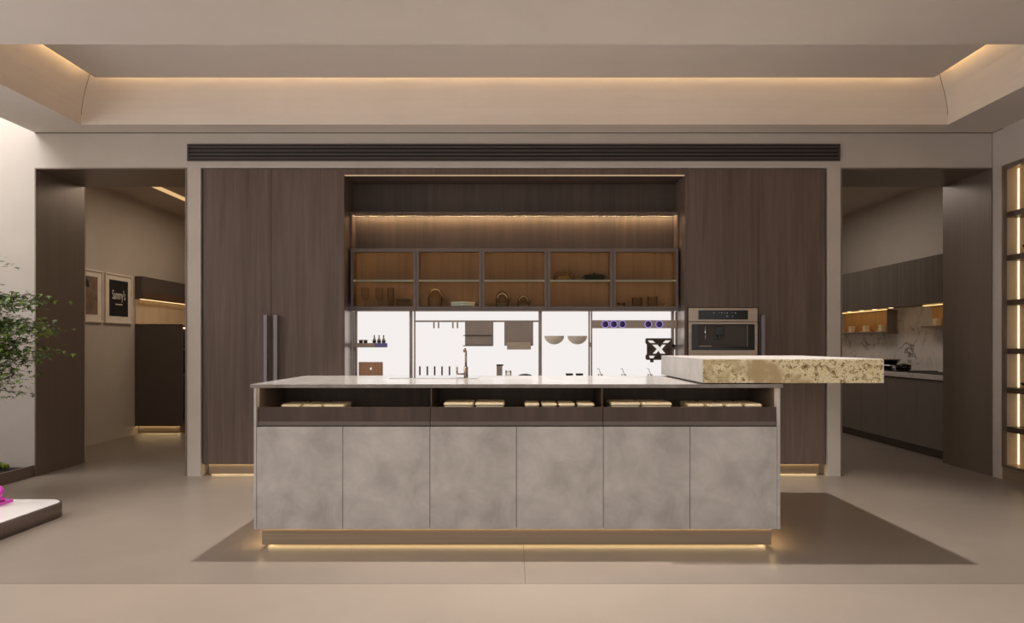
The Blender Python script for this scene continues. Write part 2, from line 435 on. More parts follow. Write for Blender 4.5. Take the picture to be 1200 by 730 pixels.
# built-in coffee machine
t = thing('coffee_machine', 'built-in steel coffee machine with black display in the dark wood cabinet', 'coffee machine', ((ox0+ox1)/2, DF, oz0))
yf = DF - .012
zs = PZ(377, DF)
B(ox0+.02, ox1-.02, DF+.012, DF+.42, oz0+.02, oz1-.02).build('body', 'black_matt', t)
cp = B(ox0, ox1, yf, yf+.024, zs+.002, oz1, .002).build('control_panel', 'steel', t)
dp = B(PX(818, DF), PX(876, DF), yf-.002, yf, PZ(374.5, DF), PZ(363.6, DF), .0005).build('display', 'black', cp)
for px, py, wd in ((836, 366.6, 1.2), (842.5, 366.8, .7), (845.3, 366.8, 1.4), (848.3, 366.8, .7), (851.6, 366.8, 1.6), (857.6, 366.8, .6), (861.2, 366.8, 1.5), (851.7, 370.6, 2.2), (858, 370.6, 1.2)):
    B(PX(px-wd/2, DF), PX(px+wd/2, DF), yf-.0024, yf-.002, PZ(py+.5, DF), PZ(py-.5, DF)).build('display_icon', 'mark', cp)
gx0, gx1, gz1, gz0 = PX(810, DF), PX(884, DF), PZ(380, DF), PZ(410.2, DF)
m = MB(); m.box(ox0, ox1, yf, yf+.024, gz1, zs-.002, .002).box(ox0, ox1, yf, yf+.024, oz0, gz0, .002).box(ox0, gx0, yf, yf+.024, gz0, gz1).box(gx1, ox1, yf, yf+.024, gz0, gz1)
fr = m.build('front_frame', 'steel', t)
m = MB(); m.box(gx0, PX(818, DF), yf+.004, yf+.02, gz0, gz1).box(PX(876, DF), gx1, yf+.004, yf+.02, gz0, gz1)
m.box(PX(818, DF), PX(876, DF), yf+.004, yf+.02, gz0, PZ(406, DF)).box(PX(818, DF), PX(876, DF), yf+.004, yf+.02, PZ(380.8, DF), gz1)
m.build('black_surround', 'black', t)
cb = MB(); cb.box(PX(818, DF), PX(876, DF), DF+.006, DF+.012, PZ(406, DF), PZ(381, DF)); cb.build('cup_bay', plain('bay_grey', (66, 57, 53), .5), t)
m = MB(); m.box(PX(838, DF), PX(848, DF), yf+.004, DF+.006, PZ(393, DF), PZ(382.5, DF), .004)
for px in (838.6, 842.5, 846): m.box(PX(px-1, DF), PX(px+1, DF), yf+.006, DF+.002, PZ(398, DF), PZ(393, DF), .002)
m.build('coffee_spout', 'black', t)
MB().tube([(PX(826.5, DF), yf+.008, PZ(397, DF)), (PX(826.5, DF), yf+.008, PZ(382, DF))], .005).build('steam_wand', 'mirror', t)
B(PX(819, DF), PX(834, DF), yf+.002, yf+.016, PZ(406, DF), PZ(405, DF)).build('drip_tray', 'chrome', t)
B(PX(875, DF), PX(875.8, DF), yf+.002, yf+.006, PZ(406, DF), PZ(381, DF)).build('door_edge', 'chrome', t)

# ------------------------------------------------------------------ open niche unit between the tall cabinets
NB = 6.70
t = thing('open_shelf_unit', 'dark wood niche with one warm-lit open shelf above the glass cabinets', 'shelf unit', (0, 6.5, .8))
for s in (-1, 1):
    B(*sorted((s*1.4405, s*1.4605)), DF-.004, NB+.06, .0, 2.6, .001).build('side_panel', 'wood', t)
for s in (-1, 1):
    B(*sorted((s*1.4388, s*1.4402)), DF+.02, 6.655, .81, 1.40).build('reveal_reflector', 'lining', t)  # reflector plates added for the splashback sheen on the wood sides
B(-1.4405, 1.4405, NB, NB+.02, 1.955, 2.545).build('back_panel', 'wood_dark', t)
B(-1.4405, 1.4405, DF-.004, NB+.02, 2.548, 2.6, .001).build('top_panel', 'wood', t)
B(-1.4385, 1.4385, DF+.006, DF+.014, 2.5385, 2.548).build('led_strip', glow('niche_led', (255, 214, 172), .5), t)
sh = B(-1.42, 1.42, 6.555, NB, PZ(250.4, 6.555), PZ(248.2, 6.555), .001).build('shelf', 'wood', t)
zl = PZ(250.4, 6.555)
B(-1.41, 1.41, NB-.055, NB-.043, zl-.004, zl-.0005).build('led_strip', 'led', sh)
B(-1.41, 1.41, NB-.064, NB-.060, zl-.0068, zl-.0003).build('led_channel', 'metal', sh)
for s in (-1, 1):
    B(*sorted((s*1.42, s*1.44)), 6.555, NB, 1.955, zl+.015).build('upright', 'wood', t)

# ------------------------------------------------------------------ five glass-fronted wall cabinets
GY = 6.50; gz0, gz1 = PZ(364, GY), PZ(291, GY); CB0 = gz0
bw = 2.84/5
zsh1, zsh0 = PZ(327.8, GY+.03), PZ(330, GY+.03)
GB = 6.6885
def glass_cabinet(x0, label):
    x1 = x0 + bw
    t = thing('glass_cabinet', label, 'cabinet', ((x0+x1)/2, GY+.11, gz0), 'glass-fronted wall cabinets')
    m = MB(); g = .0012
    m.box(x0+g, x0+.016, GY+.022, GB-.004, gz0, gz1).box(x1-.016, x1-g, GY+.022, GB-.004, gz0, gz1)
    m.box(x0+.016, x1-.016, GY+.022, GB-.004, gz1-.016, gz1).box(x0+.016, x1-.016, GY+.022, GB-.004, gz0, gz0+.016)
    m.box(x0+.016, x1-.016, GB-.016, GB-.004, gz0+.016, gz1-.016)
    m.build('carcass', 'wood_warm', t)
    m = MB(); e = .024
    m.box(x0+g, x0+e, GY, GY+.02, gz0, gz1, .001).box(x1-e, x1-g, GY, GY+.02, gz0, gz1, .001).box(x0+e, x1-e, GY, GY+.02, gz1-.03, gz1, .001).box(x0+e, x1-e, GY, GY+.02, gz0, gz0+.038, .001)
    d = m.build('door', 'frame', t)
    B(x0+e, x1-e, GY+.008, GY+.012, gz0+.038, gz1-.03).build('pane', 'glass', d)
    m = MB(); m.box(x0+.0165, x1-.0165, GY+.0305, GB-.0165, zsh1-.006, zsh1); m.box(x0+.0165, x1-.0165, GY+.0262, GY+.0302, zsh0, zsh1)
    sh = m.build('shelf', 'pale_metal', t)
    B(x0+.03, x1-.03, GY+.032, GY+.040, zsh1-.0105, zsh1-.0065).build('led_strip', 'led_bay', sh)
    for xa in (x0+.0165, x1-.0205):
        B(xa, xa+.004, GY+.0225, GY+.0255, gz0+.04, gz1-.03).build('led_strip', 'led_bay', t)
    B(x0+.03, x1-.03, GY+.03, GY+.038, gz1-.022, gz1-.0165).build('led_strip', 'led_bay', t)
    return t
labels = ['glass-fronted wall cabinet holding two goblets, a tall glass and a glass box',
          'glass-fronted wall cabinet holding a glass pitcher and a stack of white plates',
          'glass-fronted wall cabinet in the middle, holding two round glass teapots',
          'glass-fronted wall cabinet with a glass dome and a dark casserole on its upper shelf',
          'glass-fronted wall cabinet beside the coffee machine, holding bowls and a candlestick']
for k in range(5): glass_cabinet(-1.42 + k*bw, labels[k])
IY = 6.62
def item_x(px): return PX(px, IY)
SC = F/IY
zb = gz0 + .016
def ware(name, label, cat, px, prof, z=zb, y=IY, mat='ware', n=28):
    m = MB(); m.open_ends = False
    o = m.lathe((item_x(px), y, z), prof, n).build(name, mat, loc=(item_x(px), y, z))
    return tag(o, label, cat)
# bay 1
gob = [(0.02, 0), (.026, .004), (.004, .012), (.004, .07), (.022, .09), (.034, .125), (.03, .185), (.028, .185), (.031, .125), (.018, .094), (0, .09)]
gp = [(.0, 0), (.03, 0), (.032, .004), (.006, .012), (.005, .07), (.018, .08), (.034, .115), (.033, .165), (.029, .19), (.027, .19), (.031, .165), (.032, .115), (.016, .083), (0, .08)]
ware('goblet', 'clear stemmed goblet nearest the niche side in the first glass cabinet', 'glass', 428, gp)
ware('goblet', 'clear stemmed goblet between another goblet and a tall straight glass', 'glass', 444.5, gp)
ware('tall_glass', 'tall straight clear glass between a goblet and a glass box', 'glass', 458, [(0, 0), (.026, 0), (.027, .19), (.025, .19), (.024, .006), (0, .006)])
t = thing('glass_box', 'low rectangular glass container beside a tall straight glass', 'container', (item_x(473), IY, zb))
m = MB(); xx0, xx1 = item_x(465.5), item_x(481); m.box(xx0, xx1, IY-.05, IY+.05, zb, zb+.075, .008); m.build('box', 'ware', t)
B(xx0-.002, xx1+.002, IY-.052, IY+.052, zb+.076, zb+.09, .006).build('lid', 'ware', t)
# bay 2
t = thing('pitcher', 'clear glass pitcher with a thick rim beside white plates', 'pitcher', (item_x(510), IY, zb))
MB().lathe((item_x(510), IY, zb), [(0, 0), (.052, 0), (.062, .02), (.064, .1), (.056, .15), (.05, .168), (.047, .168), (.053, .148), (.061, .1), (.059, .02), (.05, .006), (0, .006)], 32).build('body', 'ware', t)
MB().tube([(item_x(510)+.056*math.cos(a), IY, zb+.115+.062*math.sin(a)) for a in [PI*k/14 for k in range(15)]], .004, 8).build('bail_handle', plain('bright_wire', (214, 196, 172), .3, .4), t)
MB().tube([(item_x(510)+.062+.03*math.sin(PI*k/8), IY, zb+.02+.07*k/8) for k in range(9)], .005).build('side_handle', 'ware', t)
for k in range(3):
    o = MB().lathe((0, 0, 0), [(0, 0), (.085, 0), (.104, .006), (.109, .014), (.109, .0205), (.105, .0205), (.098, .015), (0, .014)], 40).build('plate', 'china')
    o.location = (item_x(542.5), IY, zb + .021*k); o['group'] = 'white plates in the glass cabinet'
    tag(o, ['white plate at the bottom of the stack in the glass cabinet', 'white plate in the middle of the stack in the glass cabinet', 'white plate on top of the stack in the glass cabinet'][k], 'plate')
# bay 3
def teapot(px, r, h, label):
    x = item_x(px)
    t = thing('teapot', label, 'teapot', (x, IY, zb))
    MB().lathe((x, IY, zb), [(0, 0), (r*.55, 0), (r*.9, h*.2), (r, h*.45), (r*.86, h*.75), (r*.5, h*.92), (r*.45, h*.92), (r*.8, h*.73), (r*.93, h*.45), (r*.84, h*.22), (r*.5, .006), (0, .006)], 32).build('body', 'ware', t)
    MB().lathe((x, IY, zb+h*.93), [(0, 0), (r*.48, 0), (r*.3, h*.06), (r*.08, h*.08), (r*.1, h*.14), (0, h*.16)], 20).build('lid', 'ware', t)
    MB().tube([(x+r*.78*math.cos(a), IY-.01, zb+h*.5+r*.95*math.sin(a)) for a in [.25+(PI-.5)*k/12 for k in range(13)]], .0035).build('handle', 'porcelain', t)
    MB().tube([(x+r*.85, IY, zb+h*.35), (x+r*1.2, IY, zb+h*.55), (x+r*1.35, IY, zb+h*.75)], [.009, .007, .005]).build('spout', 'ware', t)
    MB().lathe((x, IY, zb+.008), [(0, 0), (r*.6, 0), (r*.82, h*.28), (0, h*.28)], 24).build('tea', plain('pale_tea%d' % px, (150, 128, 104), .3), t)
teapot(588.5, .06, .165, 'taller of the two round glass teapots in the middle cabinet')
teapot(613.5, .056, .125, 'shorter of the two round glass teapots in the middle cabinet')
# bay 4, upper shelf
t = thing('glass_dome', 'wide glass dome cover beside a dark casserole', 'dome', (item_x(661), IY, zsh1))
MB().lathe((item_x(661), IY, zsh1), [(.096, 0), (.098, .004), (.088, .045), (.06, .075), (.02, .088), (0, .09)], 36).build('cover', 'ware', t)
MB().tube([(item_x(661)+.08*math.cos(a), IY-.03, zsh1+.005+.075*math.sin(a)) for a in [.3+(PI-.6)*k/14 for k in range(15)]], .003).build('rim', plain('brass_wire', (176, 142, 90), .35, .6), t)
MB().lathe((item_x(661), IY, zsh1), [(0, 0), (.06, 0), (.066, .012), (.05, .04), (0, .045)], 24).build('cake', plain('golden_cake', (150, 116, 70), .8), t)
t = thing('casserole', 'dark oval casserole dish with a lid on the upper shelf', 'dish', (item_x(696.5), IY, zsh1))
for nm, pr in (('pot', [(0, 0), (.07, 0), (.088, .012), (.094, .034), (0, .034)]), ('lid', [(.098, .0345), (.098, .04), (.085, .05), (.03, .058), (0, .058)])):
    m = MB(); m.lathe((0, 0, 0), pr, 36)
    for v in m.bm.verts: v.co.y *= .7; v.co += Vector((item_x(696.5), IY, zsh1))
    m.build(nm, 'cast', t)
MB().lathe((item_x(696.5), IY, zsh1+.058), [(0, 0), (.01, 0), (.014, .012), (0, .016)], 14).build('knob', 'cast', t)
for s in (-1, 1):
    B(*sorted((item_x(696.5)+s*.09, item_x(696.5)+s*.112)), IY-.02, IY+.02, zsh1+.022, zsh1+.032, .003).build('handle', 'cast', t)
# bay 5
t = thing('tealight_cup', 'small glass cup with a yellow candle in the cabinet beside the coffee machine', 'candle', (item_x(728), IY, zb))
MB().lathe((item_x(728), IY, zb), [(0, 0), (.022, 0), (.03, .03), (.034, .058), (.031, .058), (.02, .005), (0, .005)], 24).build('cup', 'ware', t)
MB().lathe((item_x(728), IY, zb+.0065), [(0, 0), (.018, 0), (.02, .024), (0, .026)], 18).build('candle', plain('yellow_wax', (206, 168, 84), .5), t)
bowl = [(0, 0), (.04, 0), (.043, .02), (.043, .1), (.045, .108), (.041, .108), (.04, .02), (.036, .006), (0, .006)]
ware('glass_jar', 'wide clear glass jar next to the small candle cup', 'jar', 746.5, [(r, h*.95) for r, h in bowl])
ware('glass_jar', 'wide clear glass jar next to the thin candlestick', 'jar', 764.5, [(r, h*1.03) for r, h in bowl])
ware('candlestick', 'thin brass candlestick at the end of the glass cabinets', 'candlestick', 779, [(0, 0), (.018, 0), (.018, .004), (.004, .01), (.004, .055), (.009, .06), (.011, .074), (0, .076)], mat=plain('old_brass', (150, 120, 84), .4, .6))

# ------------------------------------------------------------------ glowing splashback and what hangs on it
BY = 6.69
t = thing('splashback', 'glowing white backlit splashback with bronze uprights', 'splashback', (0, BY, .8))
zb0, zb1 = .80, 1.46
ups = [(414.6, 1.0), (417.2, 2.6), (481.6, 3.4), (486, 1.6), (633, 3.8), (690.4, 1.7), (693.2, 1.6), (788.2, 3.2), (791.9, .9)]
edges = [PX(411, BY)]
for a, b_, nm in ((413.8, 484, 0), (484, 633, 0), (633, 692, 0), (692, 792.2, 0)):
    B(PX(a, BY)+.0006, PX(b_, BY)-.0006, BY, BY+.03, zb0, zb1).build('light_panel', 'lightbox', t)
for px, wd in ups:
    B(PX(px-wd/2, BY-.02), PX(px+wd/2, BY-.02), BY-.03, BY-.0005, zb0, CB0-.001, .001).build('upright', 'upright', t)
for px, py in ((416, 408.5), (692, 404), (790, 407)):
    B(PX(px-1.6, BY-.03), PX(px+1.6, BY-.03), BY-.045, BY-.0305, PZ(py+2.6, BY), PZ(py-2.6, BY), .003).build('bracket', 'upright', t)
# base run under the splashback
t = thing('base_cabinet', 'low cabinet run under the glowing splashback, hidden behind the island', 'cabinet', (0, 6.6, 0))
B(-1.43, 1.43, 6.44, 6.66, .1, .76).build('body', 'wood_dark', t)
B(-1.43, 1.43, 6.48, 6.66, 0, .0995).build('plinth', 'metal', t)
for k in range(4):
    B(-1.428+k*.714, -1.432+(k+1)*.714, 6.42, 6.439, .102, .758, .001).build('door', 'wood', t)
ZT = .80
tag(B(-1.438, 1.438, 6.41, 6.685, .7605, ZT-.0005, .002).build('worktop', 'stone'), 'low stone worktop under the glowing splashback', 'worktop')
def bx(px): return PX(px, HYI)
HYI = 6.75
def wx(px, y=6.64): return PX(px, y)
def wz(py, y=6.64): return PZ(py, y)
# small shelf with a violet display
t = thing('wall_shelf', 'small brown box shelf with a violet display end above the laptop', 'shelf', (wx(434), 6.64, wz(405)))
B(wx(415.2), wx(441), 6.57, 6.659, wz(407), wz(402), .002).build('box', 'upright', t)
B(wx(441)+.0003, wx(453.6), 6.57, 6.659, wz(407), wz(402), .002).build('display', glow('pale_violet_display', (120, 110, 150), .45), t)
for px, lb in ((423, 'small brown jar nearest the niche side on the box shelf'), (428.3, 'small brown jar beside the three bottles on the box shelf')):
    t = thing('spice_jar', lb, 'jar', (wx(px, 6.61), 6.61, wz(402)), 'jars on the box shelf')
    z = wz(402)
    MB().lathe((wx(px, 6.61), 6.61, z), [(0, 0), (.016, 0), (.017, .004), (.017, .02), (0, .02)], 18).build('jar', 'label', t)
    MB().lathe((wx(px, 6.61), 6.61, z+.0202), [(0, 0), (.0185, 0), (.0185, .009), (0, .009)], 18).build('lid', 'paper', t)
for px, lb in ((438.7, 'pale bottle beside the brown jars on the box shelf'), (444.2, 'pale bottle in the middle of three on the box shelf'), (449.6, 'pale bottle at the violet display end of the box shelf')):
    x = wx(px, 6.61); z = wz(402)
    t = thing('bottle', lb, 'bottle', (x, 6.61, z), 'bottles on the box shelf')
    MB().lathe((x, 6.61, z), [(0, 0), (.015, 0), (.0155, .018), (.0155, .028), (.006, .046), (.005, .058), (0, .058)], 18).build('bottle', 'bottle', t)
    MB().lathe((x, 6.61, z+.004), [(.0160, 0), (.0163, .001), (.0163, .018), (.0160, .019)], 18).build('label', 'label', t)
    MB().lathe((x, 6.61, z+.0582), [(0, 0), (.0062, 0), (.0055, .008), (.003, .012), (0, .012)], 14).build('cap', 'label', t)
# laptop
t = thing('laptop', 'copper-coloured open laptop with a white fruit logo, seen from behind', 'laptop', (wx(434.5, 6.5), 6.5, ZT))
ly = 6.47
x0, x1 = PX(420.2, ly), PX(448.6, ly)
B(x0, x1, ly+.01, ly+.17, ZT, ZT+.012, .004).build('base', 'laptop', t)
sc = B(x0, x1, ly, ly+.009, ZT+.0125, PZ(424.2, ly), .004).build('screen', 'laptop', t)
lx_, lz = PX(434.6, ly), PZ(432, ly)
m = MB()
m.prism([(lx_+.0085*math.cos(a)*(1.0 if math.sin(a) < .6 else .9), lz+.0105*math.sin(a)) for a in [2*PI*k/20 for k in range(20)] if not (math.cos(a) > .9)], .0006, 'y', ly-.0006)
m.prism([(lx_, lz+.0115), (lx_+.004, lz+.014), (lx_+.0045, lz+.018), (lx_+.0005, lz+.0155)], .0006, 'y', ly-.0006)
m.build('logo', glow('laptop_logo', (255, 246, 235), .9), sc)
# rail with hooks and racks
RY = 6.632
t = thing('utensil_rail', 'thin bronze rail across the splashback with four short hooks', 'rail', (PX(558, RY), RY, PZ(376.5, RY)))
B(PX(485, RY), PX(631.5, RY), RY, RY+.027, PZ(377.4, RY), PZ(375.4, RY), .001).build('rail', 'upright', t)
for px in (508.4, 513.8, 530.6, 536):
    m = MB(); m.box(PX(px-.9, RY), PX(px+.9, RY), RY+.004, RY+.014, PZ(384.6, RY), PZ(377.6, RY), .002); m.build('hook', 'upright', t)
t = thing('hanging_rack', 'grey-brown rack panel with a thin ledge, hung on the rail near the tap', 'rack', (PX(561, RY), RY, PZ(405, RY)))
B(PX(545, RY), PX(578.2, RY), RY-.012, RY-.002, PZ(405, RY), PZ(375.8, RY), .002).build('panel', 'fabric', t)
B(PX(543.2, RY), PX(576, RY), RY-.03, RY-.0125, PZ(393.6, RY), PZ(392.7, RY)).build('ledge', 'label', t)
B(PX(542.6, RY), PX(577.5, RY), RY-.03, RY-.0125, PZ(405.6, RY), PZ(404.7, RY)).build('lip', 'label', t)
t = thing('towel_holder', 'grey-brown rack panel with a pale box in front, hung on the rail', 'rack', (PX(608, RY), RY, PZ(409, RY)))
B(PX(591, RY), PX(624.8, RY), RY-.012, RY-.002, PZ(405.2, RY), PZ(375.8, RY), .002).build('panel', 'fabric', t)
B(PX(594.2, RY-.03), PX(622, RY-.03), RY-.06, RY-.0125, PZ(409.6, RY-.05), PZ(401, RY-.05), .002).build('box', 'paper', t)
# knives
for k, px in enumerate((492, 500.8, 509.4, 518, 526.8)):
    y = 6.54
    t = thing('knife', ['dark-handled knife nearest the bronze uprights in the row of five', 'second dark-handled knife from the bronze uprights in the row', 'middle dark-handled knife of the row of five', 'second dark-handled knife from the tap in the row', 'dark-handled knife nearest the tap in the row of five'][k], 'knife', (PX(px, y), y, ZT), 'knives standing behind the island')
    B(PX(px-.9, y), PX(px+.9, y), y-.008, y+.008, PZ(441, y), PZ(429.2, y), .004, 3).build('handle', 'label', t)
    B(PX(px-.4, y), PX(px+.4, y), y-.012, y+.012, ZT+.0005, PZ(441, y)).build('blade', 'mirror', t)
# things standing on the back worktop
y = 6.53
t = thing('canister', 'dark brown upright canister box beside a small glass cup', 'canister', (PX(586, y), y, ZT))
B(PX(582, y), PX(588.6, y), y-.03, y+.03, ZT, PZ(428.5, y), .003).build('box', 'upright', t)
B(PX(581.8, y), PX(590, y), y-.034, y+.034, PZ(428.5, y)+.0005, PZ(427, y), .002).build('lid', 'label', t)
x = PX(595.8, y)
m = MB(); m.lathe((x, y, ZT), [(0, 0), (.024, 0), (.026, .086), (.0225, .086), (.022, .006), (0, .006)], 24)
t = thing('drinking_glass', 'small clear cup between the brown canister and the dark dome', 'glass', (x, y, ZT)); m.build('cup', 'ware', t)
MB().tube([(x+.0265*math.cos(2*PI*k/20), y+.0265*math.sin(2*PI*k/20), ZT+.075) for k in range(20)], .0016, 6, True).build('rim_band', 'paper', t)
MB().tube([(x+.0255*math.cos(2*PI*k/20), y+.0255*math.sin(2*PI*k/20), ZT+.042) for k in range(20)], .0016, 6, True).build('rim_band', 'paper', t)
x = PX(615.5, y)
t = thing('pot', 'dark domed pot lid showing above the island top behind the rail racks', 'pot', (x, y, ZT))
MB().lathe((x, y, ZT), [(0, 0), (.06, 0), (.064, .006), (.064, .036), (0, .036)], 30).build('pot', 'cast', t)
MB().lathe((x, y, ZT+.0365), [(0, 0), (.066, 0), (.05, .013), (.02, .02), (0, .0215)], 30).build('lid', 'cast', t)
for px, lb in ((667.2, 'small dark lidded box nearer the dark dome, under the half-round cups'), (679, 'small dark lidded box nearer the thin stirrers, under the half-round cups')):
    t = thing('small_box', lb, 'box', (PX(px, y), y, ZT), 'small boxes under the half-round cups')
    B(PX(px-3.6, y), PX(px+3.6, y), y-.03, y+.03, ZT, PZ(439.4, y), .002).build('box', 'label', t)
    B(PX(px-4.1, y), PX(px+4.1, y), y-.034, y+.034, PZ(439.4, y)+.0004, PZ(437.6, y), .002).build('lid', 'label', t)
for px, lb in ((649.5, 'half-round taupe wall cup nearest the rail racks'), (676.5, 'half-round taupe wall cup farther from the rail racks')):
    y0 = 6.61; r = PX(px+11.6, y0)-PX(px, y0); h = PZ(393.6, y0)-PZ(403.6, y0)
    pr = [(0, -h)] + [(r*math.sin(a), -h*math.cos(a)) for a in [PI/2*k/8 for k in range(1, 9)]] + [(r*.94, 0), (r*.7, -h*.62), (0, -h*.9)]
    m = MB(); m.lathe((0, 0, 0), pr, 32)
    for v in m.bm.verts: v.co.y = v.co.y*.6
    o = m.build('wall_cup', 'cup'); o.location = (PX(px, y0), y0-.01, PZ(393.6, y0)); tag(o, lb, 'cup', 'half-round wall cups')
    # peg that carries the cup
    o2 = B(PX(px-1, y0), PX(px+1, y0), y0-.012+r*.5, BY-.0005, PZ(396, y0), PZ(394.5, y0)); o2.build('peg', 'upright', o)
# dark bar with violet rings
t = thing('ring_light_bar', 'dark bar with five violet glowing rings across the splashback', 'display bar', (PX(740, RY), RY, PZ(380, RY)))
B(PX(694.2, RY), PX(793.4, RY), RY, RY+.027, PZ(384.6, RY), PZ(375.2, RY), .001).build('bar', 'upright', t)
for px in (709.4, 719.3, 729.3, 759.7, 772.6):
    r = PX(px+4.0, RY)-PX(px, RY)
    rg = MB(); rg.tube([(PX(px, RY)+r*math.cos(2*PI*k/28), RY-.003, PZ(379.9, RY)+r*math.sin(2*PI*k/28)) for k in range(28)], .0017, 6, True); rg = rg.build('ring', 'neon', t)
    MB().lathe((PX(px, RY), RY-.003, PZ(379.9, RY)), [(0, 0), (r-.003, 0), (r-.003, .0025), (0, .0025)], 24, 'y').build('ring_face', 'ring_dark', t)

# bracketed device with a white X
t = thing('tablet_holder', 'dark notched plate with a big white X, on an arm by the coffee machine', 'holder', (PX(772, 6.6), 6.6, PZ(409, 6.6)))
y = 6.60
def dev(pts): return [(PX(745 + a/12.17, y), PZ(370 + b/12.17, y)) for a, b in pts]
m = MB()
m.prism(dev([(140, 335), (155, 320), (515, 320), (515, 560), (480, 630), (160, 630), (142, 612), (142, 568), (160, 548), (160, 410), (140, 385)]), .012, 'y', y)
m.prism(dev([(208, 628), (255, 628), (255, 664), (208, 664)]), .012, 'y', y)
pl = m.build('plate', plain('dark_bronze_plate', (84, 66, 56), .5, .3), t)
m = MB()
for P in ([(235, 412), (310, 412), (345, 452), (378, 412), (428, 412), (372, 478), (424, 540), (352, 540), (322, 500), (290, 540), (242, 540), (300, 475)],):
    m.prism(dev(P), .001, 'y', y-.001)
for P in ([(170, 352), (240, 352), (278, 388), (205, 388)], [(425, 352), (497, 352), (455, 388), (385, 388)], [(192, 570), (272, 570), (248, 605), (200, 605)]):
    m.prism(dev(P), .001, 'y', y-.001)
m.build('cutout_glow', glow('backlit_cutout', (255, 248, 240), .8), t)  # glowing pieces stand in for splashback light seen through cut-outs
m = MB()
for P in ([(180, 430), (236, 470), (180, 525)], [(480, 430), (430, 475), (480, 525)], [(255, 352), (410, 352), (365, 385), (300, 385)], [(275, 580), (365, 560), (365, 605), (285, 605)]):
    m.prism(dev(P), .001, 'y', y-.001)
m.build('inset', plain('deep_brown_inset', (52, 32, 24), .5), t)
m = MB(); m.box(PX(785, y), PX(793.6, y), y+.0125, y+.026, PZ(405.6, y), PZ(404.2, y)).box(PX(789.4, y), PX(790.6, y), y+.0125, y+.03, PZ(409, y), PZ(404.2, y)).box(PX(788, y), PX(791, y), y+.0125, BY-.031, PZ(406.5, y), PZ(403.5, y))
m.build('arm', 'label', t)
# three stirrers in glasses
y = 6.53
for px, lb in ((701.5, 'thin stirrer in a small glass nearest the small dark boxes'), (729, 'thin stirrer in a small glass, the middle one of three'), (759.8, 'thin stirrer in a small glass below the white X')):
    x = PX(px+2, y)
    t = thing('stirrer_glass', lb, 'glass', (x, y, ZT), 'small glasses with stirrers')
    MB().lathe((x, y, ZT), [(0, 0), (.015, 0), (.021, .055), (.0195, .055), (.014, .004), (0, .004)], 20).build('glass', 'ware', t)
    MB().tube([(PX(px+3.6, y), y, PZ(441.5, y)), (PX(px+.3, y), y, PZ(432, y)), (PX(px-.9, y), y, PZ(431.6, y)), (PX(px-1.5, y), y, PZ(432.6, y))], .0024, 8).build('stirrer', 'chrome', t)

# ------------------------------------------------------------------ the island
IX0, IX1 = PX(297.4, YI), PX(914.4, YI)
ID = 5.17                                              # back of the island
CT = .898                                              # worktop height
zt0 = PZ(454.4, YI)                                    # underside of worktop
zd0, zd1 = PZ(620, YI+.004), PZ(500.2, YI+.004)        # doors
zdr1, zdr0 = PZ(477, YI+.02), PZ(493.4, YI+.02)        # drawer front
e0, e1 = PX(300.3, YI), PX(911.2, YI)
t = thing('island_plinth', 'recessed brass plinth under the kitchen island with a glow at its foot', 'plinth', (0, 4.6, 0))
px0, px1 = PX(307, YI+.03), PX(904, YI+.03)
B(px0, px1, YI+.03, ID-.06, .014, zd0-.002).build('base', 'brass', t)
m = MB(); m.box(px0+.02, px1-.02, YI+.065, YI+.075, .007, .0135).box(px0+.025, px0+.035, YI+.09, ID-.10, .007, .0135).box(px1-.035, px1-.025, YI+.09, ID-.10, .007, .0135)
m.build('led_strip', 'led_floor', t)
m = MB(); m.box(IX0+.03, IX1-.03, YI+.0242, YI+.0292, zd0-.0038, zd0-.0006)
m.build('under_light', 'led_under', t)
B(IX0+.02, IX1-.02, YI+.0226, YI+.0238, zd0-.0045, zd0-.0004).build('leak_blocker', 'metal', t)  # unseen strip added to block LED light leaking through the door gaps
m = MB(); m.box(IX0+.018, IX0+.036, YI+.03, ID-.08, zd0-.004, zd0-.0006).box(IX1-.036, IX1-.018, YI+.03, ID-.08, zd0-.004, zd0-.0006)
m.build('under_light', 'led_side', t)
o = B(PX(293.7, YI), PX(917.2, YI), YI-.003, ID+.02, zt0, CT, .0012).build('worktop', 'stone'); B(PX(293.7, YI), PX(917.2, YI), YI-.006, YI-.0032, zt0, CT-.001).build('front_edge', 'stone_edge', o); tag(o, 'long grey stone worktop of the kitchen island', 'worktop')
xs = [e0, PX(503.8, YI), PX(707.2, YI), e1]
midx = [PX(401.6, YI), PX(605.2, YI), PX(808.6, YI)]
names = ['island cabinet with two grey concrete doors under the drawer of three cream boxes',
         'island cabinet with two grey concrete doors at the middle of the island',
         'island cabinet with two grey concrete doors below the gold bar slab']
NBK = 4.60                                             # back of the open slot
